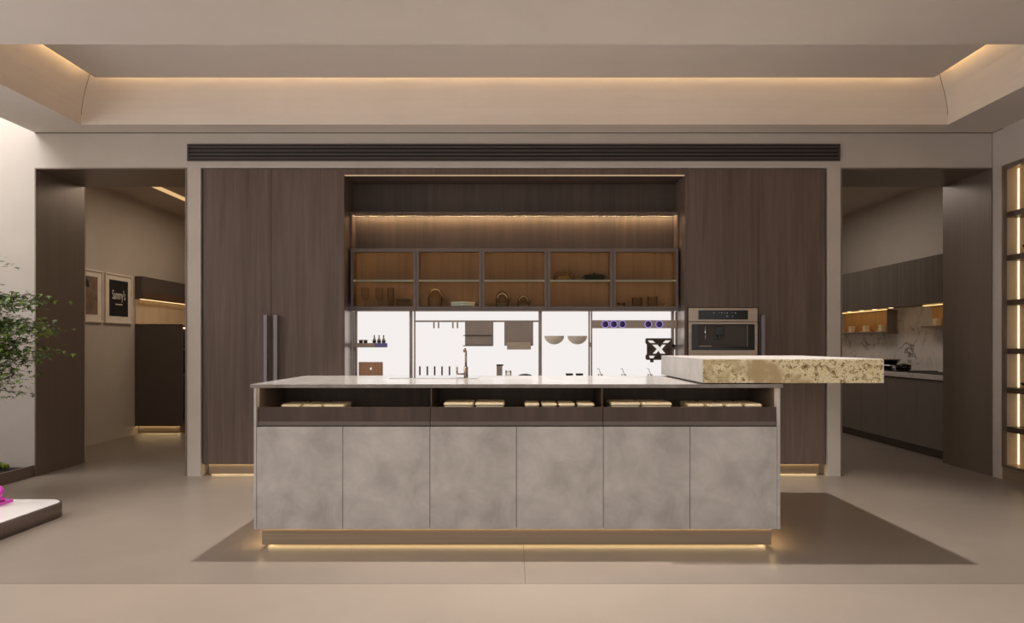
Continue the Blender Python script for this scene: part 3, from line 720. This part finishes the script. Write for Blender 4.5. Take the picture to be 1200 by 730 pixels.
for k in range(3):
    a, b = xs[k], xs[k+1]
    t = thing('island_cabinet', names[k], 'cabinet', ((a+b)/2, 4.6, zd0), 'island cabinets')
    g = .0015
    m = MB(); m.box(a+g, b-g, YI+.024, ID, zd0, zd1+.006).box(a+g, b-g, NBK, ID, zd1+.0065, zt0-.001)
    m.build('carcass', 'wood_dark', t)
    for q0 in ([a+g] if k == 0 else [b-g-.004] if k == 2 else []):
        B(q0, q0+.004, YI+.05, NBK-.001, zdr1-.004, zt0-.0022).build('slot_side', 'grip', t)
    for p, q in ((a, midx[k]), (midx[k], b)):
        B(p+g, q-g, YI+.002, YI+.022, zd0, zd1, .001).build('door', 'concrete', t)
    B(a+g, b-g, YI+.016, NBK-.001, zd1+.0065, zdr0-.0005).build('grip_channel', 'grip', t)
    dr = B(a+g+(0 if k else 0), b-g, YI+.018, YI+.034, zdr0, zdr1, .001).build('drawer', 'drawer_wood', t)
    m = MB(); m.box(a+.006, b-.006, YI+.0345, NBK-.004, zdr0, zdr0+.01)
    m.box(a+.006, a+.012, YI+.0345, NBK-.004, zdr0+.0105, zdr1-.004).box(b-.012, b-.006, YI+.0345, NBK-.004, zdr0+.0105, zdr1-.004)
    m.build('tray', 'wood_warm', dr)
    B(a+.02, b-.02, YI+.03, YI+.045, zt0-.0018, zt0-.0003).build('led_strip', glow('drawer_led%d' % k, (255, 222, 172), 8.), t)
    if k: B(a-.003, a+.003, YI+.06, NBK-.001, zdr1-.002, zt0-.001).build('divider', 'wood_dark', t)
    if k == 0: B(IX0, e0, YI, ID, zd0, zt0-.0005, .001).build('end_panel', 'concrete', t)
    if k == 2: B(e1, IX1, YI, ID, zd0, zt0-.0005, .001).build('end_panel', 'concrete', t)
# cream dishes in the drawers
def dish(px0, px1, ytop, Y0, Y1, label, group, lid=False):
    x0, x1 = PX(px0, Y0), PX(px1, Y0); zt = PZ(ytop, Y0)
    z0 = zdr0 + .0105
    t = thing('serving_box', label, 'dish', ((x0+x1)/2, (Y0+Y1)/2, z0), group)
    r = .018
    def rr(x0, x1, y0, y1, r):
        P = []
        for cx, cy, a0 in ((x1-r, y0+r, -90), (x1-r, y1-r, 0), (x0+r, y1-r, 90), (x0+r, y0+r, 180)):
            for q in range(6):
                a = math.radians(a0 + 18*q); P.append((cx+r*math.cos(a), cy+r*math.sin(a)))
        return P
    zl = zt - .016
    MB().prism(rr(x0+.004, x1-.004, Y0+.004, Y1-.004, r), zl-z0-.001, 'z', z0, True).build('base', 'ceramic', t)
    m = MB(); m.prism(rr(x0, x1, Y0, Y1, r), .011, 'z', zl, True); m.prism(rr(x0+.004, x1-.004, Y0+.004, Y1-.004, r), .0045, 'z', zl+.0112, True)
    m.build('lid', 'ceramic', t)
Ya, Yb = 4.16, 4.42
G = 'cream boxes in the island drawers'
dish(328.5, 352, 473.8, 4.2, 4.42, 'narrow cream box nearest the end panel in the drawer of three', G)
dish(353, 377, 473.8, 4.2, 4.42, 'narrow cream box in the middle of the drawer of three', G)
dish(378, 404, 473.8, 4.2, 4.42, 'narrow cream box nearest the empty part of the drawer of three', G)
dish(519.5, 554.5, 471.8, Ya, 4.4, 'wide cream box beside the divider at the start of the middle drawer', G)
dish(556.5, 591, 471.8, Ya, 4.4, 'wide cream box next to four narrow boxes in the middle drawer', G)
for k, (a, b) in enumerate(((615, 632), (635, 653), (655, 674), (677, 697))):
    dish(a, b, 472.6, Ya, 4.36, ['narrow cream box nearest the two wide boxes in the middle drawer', 'second narrow cream box after the wide pair in the middle drawer', 'third narrow cream box after the wide pair in the middle drawer', 'narrow cream box beside the divider at the end of the middle drawer'][k], G)
dish(716, 751, 471.8, Ya, 4.4, 'wide cream box beside the divider in the drawer under the gold slab', G)
dish(752.5, 788, 471.8, Ya, 4.4, 'wide cream box next to four narrow boxes under the gold slab', G)
for k, (a, b) in enumerate(((807, 826), (829, 848.5), (851, 871), (873.5, 894))):
    dish(a, b, 473.4, Ya, 4.4, ['narrow cream box nearest the wide pair in the drawer under the gold slab', 'second narrow cream box after the wide pair under the gold slab', 'third narrow cream box after the wide pair under the gold slab', 'narrow cream box nearest the end panel in the drawer under the gold slab'][k], G)
# raised bar slab
t = thing('bar_slab', 'thick raised bar slab with a gold flecked front on the island end', 'bar top', (PX(930, 4.1), 4.7, CT))
sy0, sy1 = 4.10, 5.27
x0, x1 = PX(824, sy0), PX(1036, sy0); z1 = PZ(420.6, sy0)
SZ = CT + .006
B(x0, x1, sy0+.012, sy1, SZ, z1, .001).build('body', 'stone_slab', t)
B(x0+.0005, x1-.0005, sy0, sy0+.0118, SZ, z1-.0035, .0008).build('front_panel', 'gold', t)
B(x0+.02, PX(905, YI), sy0+.03, 5.16, CT+.0003, SZ-.0002).build('spacer', 'black_matt', t)
# polished sink lid and tap
o = B(PX(456, 4.74), PX(560, 4.74), 4.74, 5.165, CT, CT+.0035, .001).build('sink_cover', 'mirror'); tag(o, 'polished steel sink cover set in the island worktop by the tap', 'sink')
ty = 5.02; tz = CT+.0035; tx = PX(546, ty)
t = thing('tap', 'slim bronze tap with a side lever on the island', 'tap', (tx, ty, tz))
MB().lathe((tx, ty, tz), [(0, 0), (.014, 0), (.014, .06), (.012, .064), (0, .064)], 20).build('base', 'chrome', t)
tt = PZ(411, ty)
MB().tube([(tx, ty, tz+.0642), (tx, ty, tt-.008), (tx-.004, ty+.006, tt+.004), (tx-.008, ty+.03, tt+.01), (tx-.010, ty+.08, tt+.008)], .0075, 12).build('spout', 'chrome', t)
MB().lathe((tx-.009, ty-.008, tt), [(0, -.012), (.008, -.011), (.0105, -.004), (.0105, .006), (0, .008)], 16, 'y').build('spray_head', 'chrome', t)
lx = PX(535.6, ty)
m = MB(); m.tube([(tx-.0142, ty, PZ(438.2, ty)), (lx-.004, ty, PZ(438.2, ty))], .0055, 10).tube([(lx, ty, PZ(438.4, ty)), (lx, ty, PZ(429.2, ty))], .0058, 10)
m.build('lever', 'chrome', t)

# ------------------------------------------------------------------ right wall display shelf
t = thing('display_shelf', 'tall built-in display shelf with vertical light strips in the side wall', 'shelf', (RX+.2, 4.9, SZ0))
SX0, SX1 = RX-.012, RX+.42
m = MB()
m.box(SX0, SX0+.03, SY1-.022, SY1, SZ0, SZ1).box(SX0, SX0+.03, SY0, SY0+.03, SZ0, SZ1).box(SX0, SX0+.03, SY0+.03, SY1-.022, SZ1-.035, SZ1).box(SX0, SX0+.03, SY0+.03, SY1-.022, SZ0, SZ0+.02)
m.build('frame', 'dark_metal', t)
B(SX1-.012, SX1, SY0, SY1, SZ0, SZ1).build('back_panel', 'cream_wood', t)
B(SX0+.031, SX1-.013, SY1-.014, SY1, SZ0, SZ1).build('end_panel', 'cream_wood', t)
B(SX0+.031, SX1-.013, SY0, SY0+.014, SZ0, SZ1).build('end_panel', 'cream_wood', t)
B(SX0+.031, SX1-.013, SY0+.015, SY1-.015, SZ1-.02, SZ1-.001).build('top_panel', 'cream_wood', t)
B(SX0+.031, SX1-.013, SY0+.015, SY1-.015, SZ0, SZ0+.018).build('bottom_panel', 'cream_wood', t)
shz = []
for py in (251, 302, 354.5, 411.5, 457.5, 503.5):
    z = PZ(py, 6.15); shz.append(z + .022)
    B(SX0+.032, SX1-.014, SY0+.016, SY1-.016, z-.022, z+.022, .001).build('shelf', 'wood_dark', t)
zz = [SZ0+.019] + [z for z in reversed(shz)] + [SZ1+.021]
for a, b in zip(zz, zz[1:]):
    B(4.146, 4.153, SY1-.024, SY1-.0145, a+.002, b-.046).build('led_strip', 'led_strip', t)
    for yy in (5.95, 5.2, 4.4):
        B(SX1-.02, SX1-.0125, yy, yy+.012, a+.002, b-.046).build('led_strip', 'shelf_fill', t)  # extra strips added out of view to brighten the end panel
B(RX-.002, RX+.41, SY0, SY1, 0, SZ0-.002).build('plinth', 'brass', t)
# small things on the shelf
x, y, z = 4.16, 6.06, shz[1]
t = thing('bowl', 'small dark bowl on the second shelf of the lit display', 'bowl', (4.19, 6.05, shz[1]))
MB().lathe((4.19, 6.05, shz[1]), [(0, 0), (.03, 0), (.07, .04), (.085, .075), (.08, .075), (.06, .04), (.025, .008), (0, .008)], 24).build('bowl', 'cast', t)
t = thing('bowl', 'flat dark dish on the fifth shelf of the lit display', 'bowl', (4.17, 6.0, shz[4]))
MB().lathe((4.17, 6.0, shz[4]), [(0, 0), (.05, 0), (.1, .03), (.11, .045), (.105, .045), (.05, .01), (0, .008)], 24).build('dish', 'cast', t)
t = thing('vase', 'green bulb vase below the flat dark dish on the display shelf', 'vase', (4.22, 5.96, shz[5]))
MB().lathe((4.22, 5.96, shz[5]), [(0, 0), (.035, 0), (.06, .05), (.055, .1), (.02, .14), (.022, .16), (.017, .16), (.015, .14), (0, .12)], 24).build('vase', plain('moss_glaze', (92, 96, 44), .35), t)

# ------------------------------------------------------------------ right side room: kitchen run
KX = 4.10
t = thing('kitchen_base_cabinet', 'dark grey base cabinet run under the marble wall in the side kitchen', 'cabinet', (4.37, 8.9, 0))
B(KX+.022, WRX-.02, 7.1, 10.75, .085, .765).build('body', 'grey_lacquer', t)
B(KX+.05, WRX-.02, 7.1, 10.75, 0, .0845).build('plinth', 'dark_lacquer', t)
ds = [7.1, 7.66, 8.27, 8.88, 9.52, 10.13, 10.75]
for a, b in zip(ds, ds[1:]):
    B(KX, KX+.021, a+.002, b-.002, .088, .748, .001).build('door', 'grey_lacquer', t)
o = B(KX-.012, WRX-.02, 7.1, 10.76, .766, .812, .001).build('kitchen_worktop', 'marble'); tag(o, 'white marble worktop in the side kitchen, carrying the hob', 'worktop')
t = thing('kitchen_splashback', 'white marble splashback with dark veins in the side kitchen', 'splashback', (WRX-.01, 9, 1.1))
B(WRX-.0185, WRX-.0005, 7.1, 10.79, .8125, 1.62).build('slab', 'marble', t)
UX = 4.33; uz0, uz1 = 1.535, 2.03
t = thing('wall_cabinet', 'long grey fluted wood wall cabinet above the marble splashback', 'cabinet', (4.48, 9, uz0))
B(UX+.012, WRX-.02, 7.15, 10.78, uz0+.02, uz1-.002).build('body', 'fluted', t)
m = MB(); yy = 7.15
while yy < 10.76:
    m.box(UX, UX+.0115, yy+.003, yy+.021, uz0, uz1, .003, 1); yy += .024
m.build('fluted_front', 'fluted', t)
B(UX+.012, WRX-.02, 7.15, 10.78, uz0+.008, uz0+.0195).build('underside', 'dark_metal', t)
B(UX+.014, UX+.03, 7.2, 10.7, uz0+.0045, uz0+.0078).build('led_strip', 'led_kitchen', t)
for yy in (7.35, 7.75, 8.9, 9.3, 9.65, 10.0, 10.35):
    MB().lathe((UX+.13, yy, uz0+.004), [(0, 0), (.024, 0), (.026, .0038), (0, .0038)], 16).build('downlight', 'led_soft', t)
def lit_box(y0, y1, z0, z1, x0, label, close_near=True):
    t = thing('lit_shelf_box', label, 'shelf', ((x0+WRX)/2, (y0+y1)/2, z0))
    xb = WRX-.0195
    B(xb-.012, xb, y0, y1, z0+.021, z1).build('back_panel', 'box_oak', t)
    B(x0, xb, y0, y1, z0, z0+.02, .001).build('shelf', 'dark_metal', t)
    if close_near:
        B(x0, xb-.013, y0, y0+.014, z0+.021, z1).build('side_panel', 'dark_metal', t)
    B(x0+.005, x0+.02, y0+.03, y1-.03, z1+.0, z1+.005).build('led_strip', glow('box_led%d' % int(y0*10), (255, 206, 130), 2.5), t)
    return t
zA = 1.245
lit_box(9.05, 10.5, zA, uz0-.005, 4.49, 'warm wood-backed light box under the fluted cabinet, holding three cups')
zB = 1.29
lit_box(7.2, 8.30, zB, uz0-.005, 4.49, 'warm wood-backed light shelf nearest the dark door lining in the side kitchen', False)
for yy, lb in ((10.13, 'pale square cup farthest along the warm light box'), (9.72, 'pale square cup in the middle of the warm light box'), (9.3, 'pale square cup nearest the box side in the warm light box')):
    t = thing('cup', lb, 'cup', (4.55, yy, zA+.0205), 'cups in the warm light box')
    m = MB(); z = zA+.0205; m.box(4.50, 4.60, yy-.07, yy+.07, z, z+.012, .003); m.build('saucer', 'cream_wood', t)
    m = MB(); m.box(4.52, 4.58, yy-.035, yy+.035, z+.0125, z+.085, .006); m.build('cup', 'ceramic', t)
t = thing('cup', 'pale square cup on the light shelf nearest the dark door lining', 'cup', (4.55, 8.1, zB+.0205))
B(4.52, 4.58, 8.06, 8.13, zB+.0205, zB+.1, .006).build('cup', 'ceramic', t)
o = B(4.50, WRX-.0195, 7.3, 7.86, 1.085, 1.105, .002).build('small_shelf', 'dark_metal'); tag(o, 'small dark shelf end on the marble beside the door lining', 'shelf')
# hob, wok and pan, sink
zk = .8125
t = thing('hob', 'flat black hob on the marble worktop under two pans', 'hob', (4.38, 8.6, zk))
B(4.16, 4.58, 8.12, 9.4, zk, zk+.012, .002).build('glass', 'black', t)
zh = zk + .0125
m = MB()
for yy in (8.45, 8.78, 9.2):
    m.tube([(4.37+.07*math.cos(2*PI*k/20), yy+.07*math.sin(2*PI*k/20), zh+.003) for k in range(20)], .003, 6, True)
m.build('burner', 'black_matt', t)
t = thing('wok', 'black wok with a steel rim on the hob, half behind the gold slab', 'pan', (4.36, 8.85, zh+.006))
MB().lathe((4.36, 8.85, zh+.007), [(0, 0), (.07, 0), (.12, .03), (.165, .085), (.17, .1), (.165, .1), (.115, .035), (.066, .006), (0, .006)], 32).build('bowl', 'black', t)
MB().tube([(4.36+.17*math.cos(2*PI*k/32), 8.85+.17*math.sin(2*PI*k/32), zh+.107) for k in range(32)], .004, 6, True).build('rim', 'chrome', t)
t = thing('saucepan', 'low black pan with a steel base beside the wok', 'pan', (4.36, 8.42, zh+.006))
MB().lathe((4.36, 8.42, zh+.007), [(0, 0), (.075, 0), (.08, .012), (.08, .045), (.075, .045), (.074, .006), (0, .006)], 28).build('pan', 'black', t)
MB().lathe((4.36, 8.42, zh+.05), [(.0, .003), (.083, .003), (.083, .007), (.02, .02), (0, .021)], 28).build('lid', 'black', t)
MB().tube([(4.30, 8.49, zh+.04), (4.24, 8.6, zh+.045), (4.19, 8.68, zh+.045)], .008, 8).build('handle', 'mirror', t)
o = B(4.17, 4.54, 7.15, 7.98, zk, zk+.006, .002).build('kitchen_sink', 'black_matt'); tag(o, 'dark flat sink edge in the marble worktop near the door lining', 'sink')

# ------------------------------------------------------------------ left side room
t = thing('side_cabinet', 'dark brown cabinet end standing in the side room with pictures', 'cabinet', (-4.37, 10, 0))
sx0, sx1 = WLX+.003, PX(213.5, 9.25)
B(sx0, sx1, 9.25, 9.28, .1, PZ(380, 9.25), .001).build('end_panel', 'dark_lacquer', t)
m = MB(); m.box(sx0, sx0+.03, 9.2805, 11.9, .1, 1.345)
m.box(sx0+.03, sx1-.01, 9.2805, 11.9, .1, .13)
m.box(sx0+.03, sx1-.01, 9.2805, 11.9, .72, .74).box(sx0+.03, sx1-.01, 9.2805, 11.9, 1.03, 1.05)
m.box(sx0+.03, sx1-.01, 11.88, 11.9, .74, 1.03)
m.build('body', 'dark_lacquer', t)
B(sx0, sx1, 9.25, 11.9, 1.346, 1.366).build('top', 'cream_wood', t)
B(sx0+.0305, sx0+.04, 9.3, 11.85, 1.33, 1.342).build('led_strip', glow('side_cab_led', (255, 206, 140), 6.), t)
p = B(sx0+.01, sx1-.06, 9.32, 11.85, .014, .098).build('plinth', 'brass', t)
B(sx0+.02, sx1-.07, 9.36, 9.37, .0105, .0138).build('led_strip', 'led_floor', p)
B(sx0+.002, sx1-.03, 9.296, 9.306, .0955, .0995).build('under_light', 'led_under', p)
t = thing('wall_cupboard', 'dark brown wall cupboard with a light line over the pale side room panel', 'cupboard', (-4.6, 10, 1.68))
B(WLX+.002, WLX+.09, 9.25, 11.9, 1.672, 1.95, .002).build('body', 'dark_lacquer', t)
B(WLX+.0905, WLX+.10, 9.25, 11.9, 1.672, 1.76, .001).build('lower_edge', plain('brown_glossy', (92, 66, 54), .3), t)
B(WLX+.04, WLX+.055, 9.3, 11.85, 1.666, 1.6715).build('led_strip', glow('side_led', (255, 212, 150), 2.), t)
o = B(WLX+.001, WLX+.014, 9.25, 11.9, 1.367, 1.658).build('side_room_panel', 'cream_wood'); tag(o, 'pale wood back panel lit between dark cupboard and cabinet', 'panel')
for k, lb in enumerate(('white cup on the upper inner shelf of the dark side cabinet',)):
    t = thing('cup', lb, 'cup', (-4.12, 9.5, 1.0505))
    MB().lathe((-4.12, 9.5, 1.0505), [(0, 0), (.03, 0), (.038, .08), (.034, .08), (.028, .006), (0, .006)], 18).build('cup', 'porcelain', t)

# framed pictures on the left side room wall
def picture(y0, y1, z0, z1, label):
    t = thing('framed_picture', label, 'picture', (WLX+.01, (y0+y1)/2, z0), 'framed pictures on the side room wall')
    e = .018
    m = MB(); m.box(WLX+.001, WLX+.028, y0, y0+e, z0, z1, .001).box(WLX+.001, WLX+.028, y1-e, y1, z0, z1, .001).box(WLX+.001, WLX+.028, y0+e, y1-e, z0, z0+e, .001).box(WLX+.001, WLX+.028, y0+e, y1-e, z1-e, z1, .001)
    m.build('frame', 'picture_frame', t)
    B(WLX+.002, WLX+.014, y0+e, y1-e, z0+e, z1-e).build('mount', 'picture_mat', t)
    return t
zp0, zp1 = PZ(378.3, 8.545), PZ(318.5, 8.545)
t = picture(8.545, 9.15, zp0, zp1, 'framed black print with white lettering, hung beside the dark cupboard')
fx = WLX + .0142
pa, pb, pz0, pz1 = 8.645, 9.06, zp0+.085, zp1-.075
pr = B(fx, fx+.002, pa, pb, pz0, pz1).build('print', 'print_black', t)
cu = bpy.data.curves.new('lettering', 'FONT'); cu.body = "Sammy's"; cu.size = .15; cu.align_x = 'CENTER'; cu.extrude = .0004
tmp = bpy.data.objects.new('lettering', cu); C.objects.link(tmp)
bpy.context.view_layer.update()
me = bpy.data.meshes.new_from_object(tmp.evaluated_get(bpy.context.evaluated_depsgraph_get()))
bpy.data.objects.remove(tmp)
lw = max(v.co.x for v in me.vertices) - min(v.co.x for v in me.vertices)
s = .29/lw
for v in me.vertices:
    # reading direction runs along +Y on a wall that faces +X
    v.co = Vector((fx+.0026+v.co.z, (pa+pb)/2 + v.co.x*s, (pz0+pz1)/2 - .01 + v.co.y*1.0)) - Vector(t.location)
lo = bpy.data.objects.new('lettering', me); C.objects.link(lo); lo.parent = t; me.materials.append(M['print_white'])
m = MB()
for a, b in ((-.075, -.05), (-.045, -.02), (-.014, .0), (.008, .04), (.046, .075)):
    m.box(fx+.0022, fx+.003, (pa+pb)/2+a, (pa+pb)/2+b, (pz0+pz1)/2-.078, (pz0+pz1)/2-.064)
m.build('small_lettering', 'print_white', t)
t = picture(7.88, 8.50, zp0, zp1, 'framed brown print with a black shape, next to the lettered print')
B(fx, fx+.002, 7.975, 8.40, pz0, pz1).build('print', 'print_brown', t)
pz = lambda v: pz0 + (pz1-pz0)*v
m = MB()
m.prism([(8.0, pz(.75)), (8.06, pz(.68)), (8.13, pz(.76)), (8.2, pz(.70)), (8.235, pz(.72)), (8.225, pz(.85)), (8.17, pz(.97)), (8.1, pz(.93)), (8.0, pz(.96))], .0006, 'x', fx+.0022)
m.prism([(7.98, pz(.01)), (8.06, pz(.01)), (8.07, pz(.3)), (8.04, pz(.5)), (7.98, pz(.48))], .0006, 'x', fx+.0022)
m.build('black_shape', 'print_black', t)

# ------------------------------------------------------------------ garden alcove, plant bed, podium
t = thing('planter_bed', 'long low dark metal planter bed in front of the white wall', 'planter', (-5, 4.5, 0))
B(LX-.02, LX, NEAR+.2, YW-.0075, 0, PZ(545, YW), .001).build('curb', 'dark_metal', t)
B(-5.99, LX-.021, NEAR+.2, YW-.002, .0, .075).build('soil', 'soil', t)
m = MB()
for k in range(26):
    cx, cy, r = -4.27 + random.uniform(-.16, .12), 6.05 + random.uniform(-.22, .16), random.uniform(.02, .045)
    bmesh.ops.create_icosphere(m.bm, subdivisions=1, radius=r, matrix=Matrix.Translation((cx, cy, .11)) @ Matrix.Diagonal((1, 1, .8, 1)))
mo = m.build('moss', 'moss'); tag(mo, 'yellow green moss patch on the dark soil by the white wall', 'moss', kind='stuff')

# maple
t = thing('maple_tree', 'small green maple with thin layered leaf sprays by the white wall', 'tree', (-4.72, 5.55, .0755))
base = Vector((-4.72, 5.55, .0755))
m = MB(); trunk = [base, base+Vector((.03, 0, .3)), base+Vector((.10, .02, .65)), base+Vector((.08, .0, 1.0)), base+Vector((.14, -.02, 1.4)), base+Vector((.12, 0, 1.9))]
m.tube(trunk, [.04, .036, .03, .024, .016, .006], 10); m.build('trunk', 'bark', t)
br = MB(); lf = MB()
def leaf(p, size, yaw, tilt):
    mat = Matrix.Translation(p) @ Matrix.Rotation(yaw, 4, 'Z') @ Matrix.Rotation(tilt, 4, 'Y')
    c = lf.bm.verts.new(mat @ Vector((0, 0, 0)))
    for a, l in ((-.85, .72), (0, 1.), (.85, .72)):
        d = Vector((math.cos(a), math.sin(a), 0)); q = Vector((-d.y, d.x, 0))
        v1 = lf.bm.verts.new(mat @ ((d*.5*l+q*.17*l)*size + Vector((0, 0, .03*size)))); v2 = lf.bm.verts.new(mat @ (d*l*size)); v3 = lf.bm.verts.new(mat @ ((d*.5*l-q*.17*l)*size + Vector((0, 0, .03*size))))
        lf.bm.faces.new((c, v3, v2, v1))
def spray(tip_px, tip_py, Y, start, n, spread=(.13, .10, .022)):
    tip = Vector((PX(tip_px, Y), Y, PZ(tip_py, Y)))
    mid = (start + tip)/2 + Vector((0, 0, .06))
    br.tube([start, mid, tip], [.007, .004, .0015], 6)
    for k in range(int(n*3.2)):
        f = random.random()**.7
        p = (mid*(1-f) + tip*f) + Vector((random.gauss(0, spread[0]*.5), random.gauss(0, spread[1]), random.gauss(0, spread[2])))
        leaf(p, random.uniform(.028, .046), random.uniform(0, 2*PI), random.uniform(-.3, 1.1))
def at(h): return base + Vector((.1, 0, h))
S = [(56, 350, 5.35, 1.15, 46), (64, 387, 5.30, 1.0, 44), (50, 384, 5.5, 1.0, 50), (55, 412, 5.45, .9, 46), (36, 345, 5.6, 1.2, 60), (30, 358, 5.4, 1.15, 70),
     (22, 375, 5.5, 1.05, 100), (38, 378, 5.7, 1.05, 80), (14, 392, 5.3, 1.0, 100), (30, 400, 5.6, .95, 90), (20, 415, 5.5, .9, 110), (36, 422, 5.7, .85, 70), (8, 405, 5.6, .9, 90),
     (12, 430, 5.4, .8, 80), (28, 440, 5.6, .75, 44), (18, 450, 5.3, .7, 44), (30, 460, 5.5, .65, 26), (5, 440, 5.6, .75, 50), (10, 350, 5.7, 1.2, 60), (-20, 360, 5.5, 1.2, 120),
     (6, 306, 5.4, 1.5, 12), (-10, 300, 5.5, 1.6, 30), (-40, 400, 5.6, 1.0, 120), (-40, 320, 5.4, 1.5, 100), (-60, 440, 5.5, .8, 100), (-120, 340, 5.3, 1.4, 140), (-130, 400, 5.7, 1.0, 140), (-100, 290, 5.5, 1.7, 120)]
for a, b, Y, h, n in S: spray(a, b, Y, at(h) + Vector((0, (Y-5.55)*.2, 0)), n)
br.build('branches', 'bark', t); lf.build('foliage', 'leaf', t)

# podium with pink ornament
pxr, pyb, pzt = PX(69, 4.82), 4.95, .093
def rrect(x0, x1, y0, y1, r, n=10):
    P = []
    for cx, cy, a0 in ((x1-r, y0+r, -90), (x1-r, y1-r, 0), (x0+r, y1-r, 90), (x0+r, y0+r, 180)):
        for q in range(n+1):
            a = math.radians(a0 + 90*q/n); P.append((cx+r*math.cos(a), cy+r*math.sin(a)))
    return P
t = thing('podium', 'low white topped podium with dark metal rim and rounded corners', 'podium', (-3.9, 4.0, 0))
PYS = 2.3
MB().prism(rrect(-5.1+1.1, pxr, PYS, pyb, .13), pzt, 'z', 0, True).build('rim', 'metal', t)
MB().prism(rrect(-5.1+1.114, pxr-.014, PYS+.014, pyb-.014, .118), .003, 'z', pzt+.0003, True).build('top', 'white', t)
gx = -3.243
t = thing('ornament', 'glossy magenta ornament on a thin base on the white podium', 'ornament', (-3.5, 4.6, pzt+.0035))
z = pzt+.0035
B(-3.85, gx, 4.35, 4.86, z, z+.018, .003).build('base', 'pink', t)
m = MB(); z2 = z+.018
for k in range(3):
    cx = gx - .06 - .12*k; cy = 4.74 - .06*(k % 2); r = .045 + .012*k
    m.tube([(cx+r*math.cos(2*PI*q/20)*1.1, cy+.03*math.sin(4*PI*q/20), z2+r*1.0+.01+r*.9*math.sin(2*PI*q/20)) for q in range(20)], .018, 10, True)
m.tube([(gx-.015, 4.80, z2+.012), (gx-.09, 4.72, z2+.03), (gx-.2, 4.7, z2+.05), (gx-.35, 4.68, z2+.03)], [.014, .018, .024, .016], 10)
m.build('figure', 'pink', t)

# ------------------------------------------------------------------ lights
def area(name, loc, rot, sx, sy, power, col, spread=180):
    l = bpy.data.lights.new(name, 'AREA'); l.shape = 'RECTANGLE'; l.size = sx; l.size_y = sy; l.energy = power; l.color = col; l.spread = math.radians(spread)
    o = bpy.data.objects.new(name, l); o.location = loc; o.rotation_euler = rot; C.objects.link(o); return o
def spot(name, loc, power, col, size=100, blend=.6, r=.03, target=None):
    l = bpy.data.lights.new(name, 'SPOT'); l.energy = power; l.color = col; l.spot_size = math.radians(size); l.spot_blend = blend; l.shadow_soft_size = r
    o = bpy.data.objects.new(name, l); o.location = loc
    if target: o.rotation_euler = (Vector(target)-Vector(loc)).to_track_quat('-Z', 'Y').to_euler()
    C.objects.link(o); return o
NEUT = (1, .955, .91); COOL = (1, .99, .98)
spot('island_lamp', (1.43, 4.62, 2.86), 300, NEUT, 92, .55, .03)
spot('island_lamp', (-.95, 4.62, 2.86), 300, NEUT, 92, .55, .03)
area('roof_light', (-5.0, 5.2, 4.3), (0, 0, 0), 1.7, 2.2, 120, COOL)
area('alcove_side_fill', (-5.95, 3.2, 1.9), (0, -PI/2, 0), 1.9, 2.4, 60, COOL, 125)  # added side fill; the left wall has no window
area('side_room_left_light', (-3.4, 9.0, 2.86), (0, 0, 0), .6, 2.5, 20, (1, .83, .64))
area('side_room_right_light', (3.3, 9.0, 2.86), (0, 0, 0), .6, 2.5, 17, (1, .92, .83))
area('room_fill', (0, 1.6, 2.88), (0, 0, 0), 5.0, 1.2, 45, NEUT)  # unseen fill added under the near ceiling
w = bpy.data.worlds.new('World'); bpy.context.scene.world = w; w.use_nodes = True
w.node_tree.nodes['Background'].inputs['Color'].default_value = (1, .965, .93, 1)
w.node_tree.nodes['Background'].inputs['Strength'].default_value = .8

# ------------------------------------------------------------------ camera and view
cam = bpy.data.cameras.new('Camera'); co = bpy.data.objects.new('Camera', cam); C.objects.link(co)
co.location = (0, 0, CH); co.rotation_euler = (PI/2, 0, 0)
cam.sensor_width = 36; cam.lens = F/1200*36
cam.shift_x = -(HX-600)/1200; cam.shift_y = (HY-365)/1200
cam.clip_start = .05
sc_ = bpy.context.scene
sc_.camera = co
sc_.view_settings.view_transform = 'Standard'; sc_.view_settings.look = 'None'; sc_.view_settings.gamma = 1; sc_.view_settings.exposure = 0
sc_.view_settings.use_curve_mapping = False
sc_.cycles.use_denoising = True
sc_.cycles.max_bounces = 8; sc_.cycles.diffuse_bounces = 5; sc_.cycles.transparent_max_bounces = 16
sc_.cycles.sample_clamp_indirect = 4
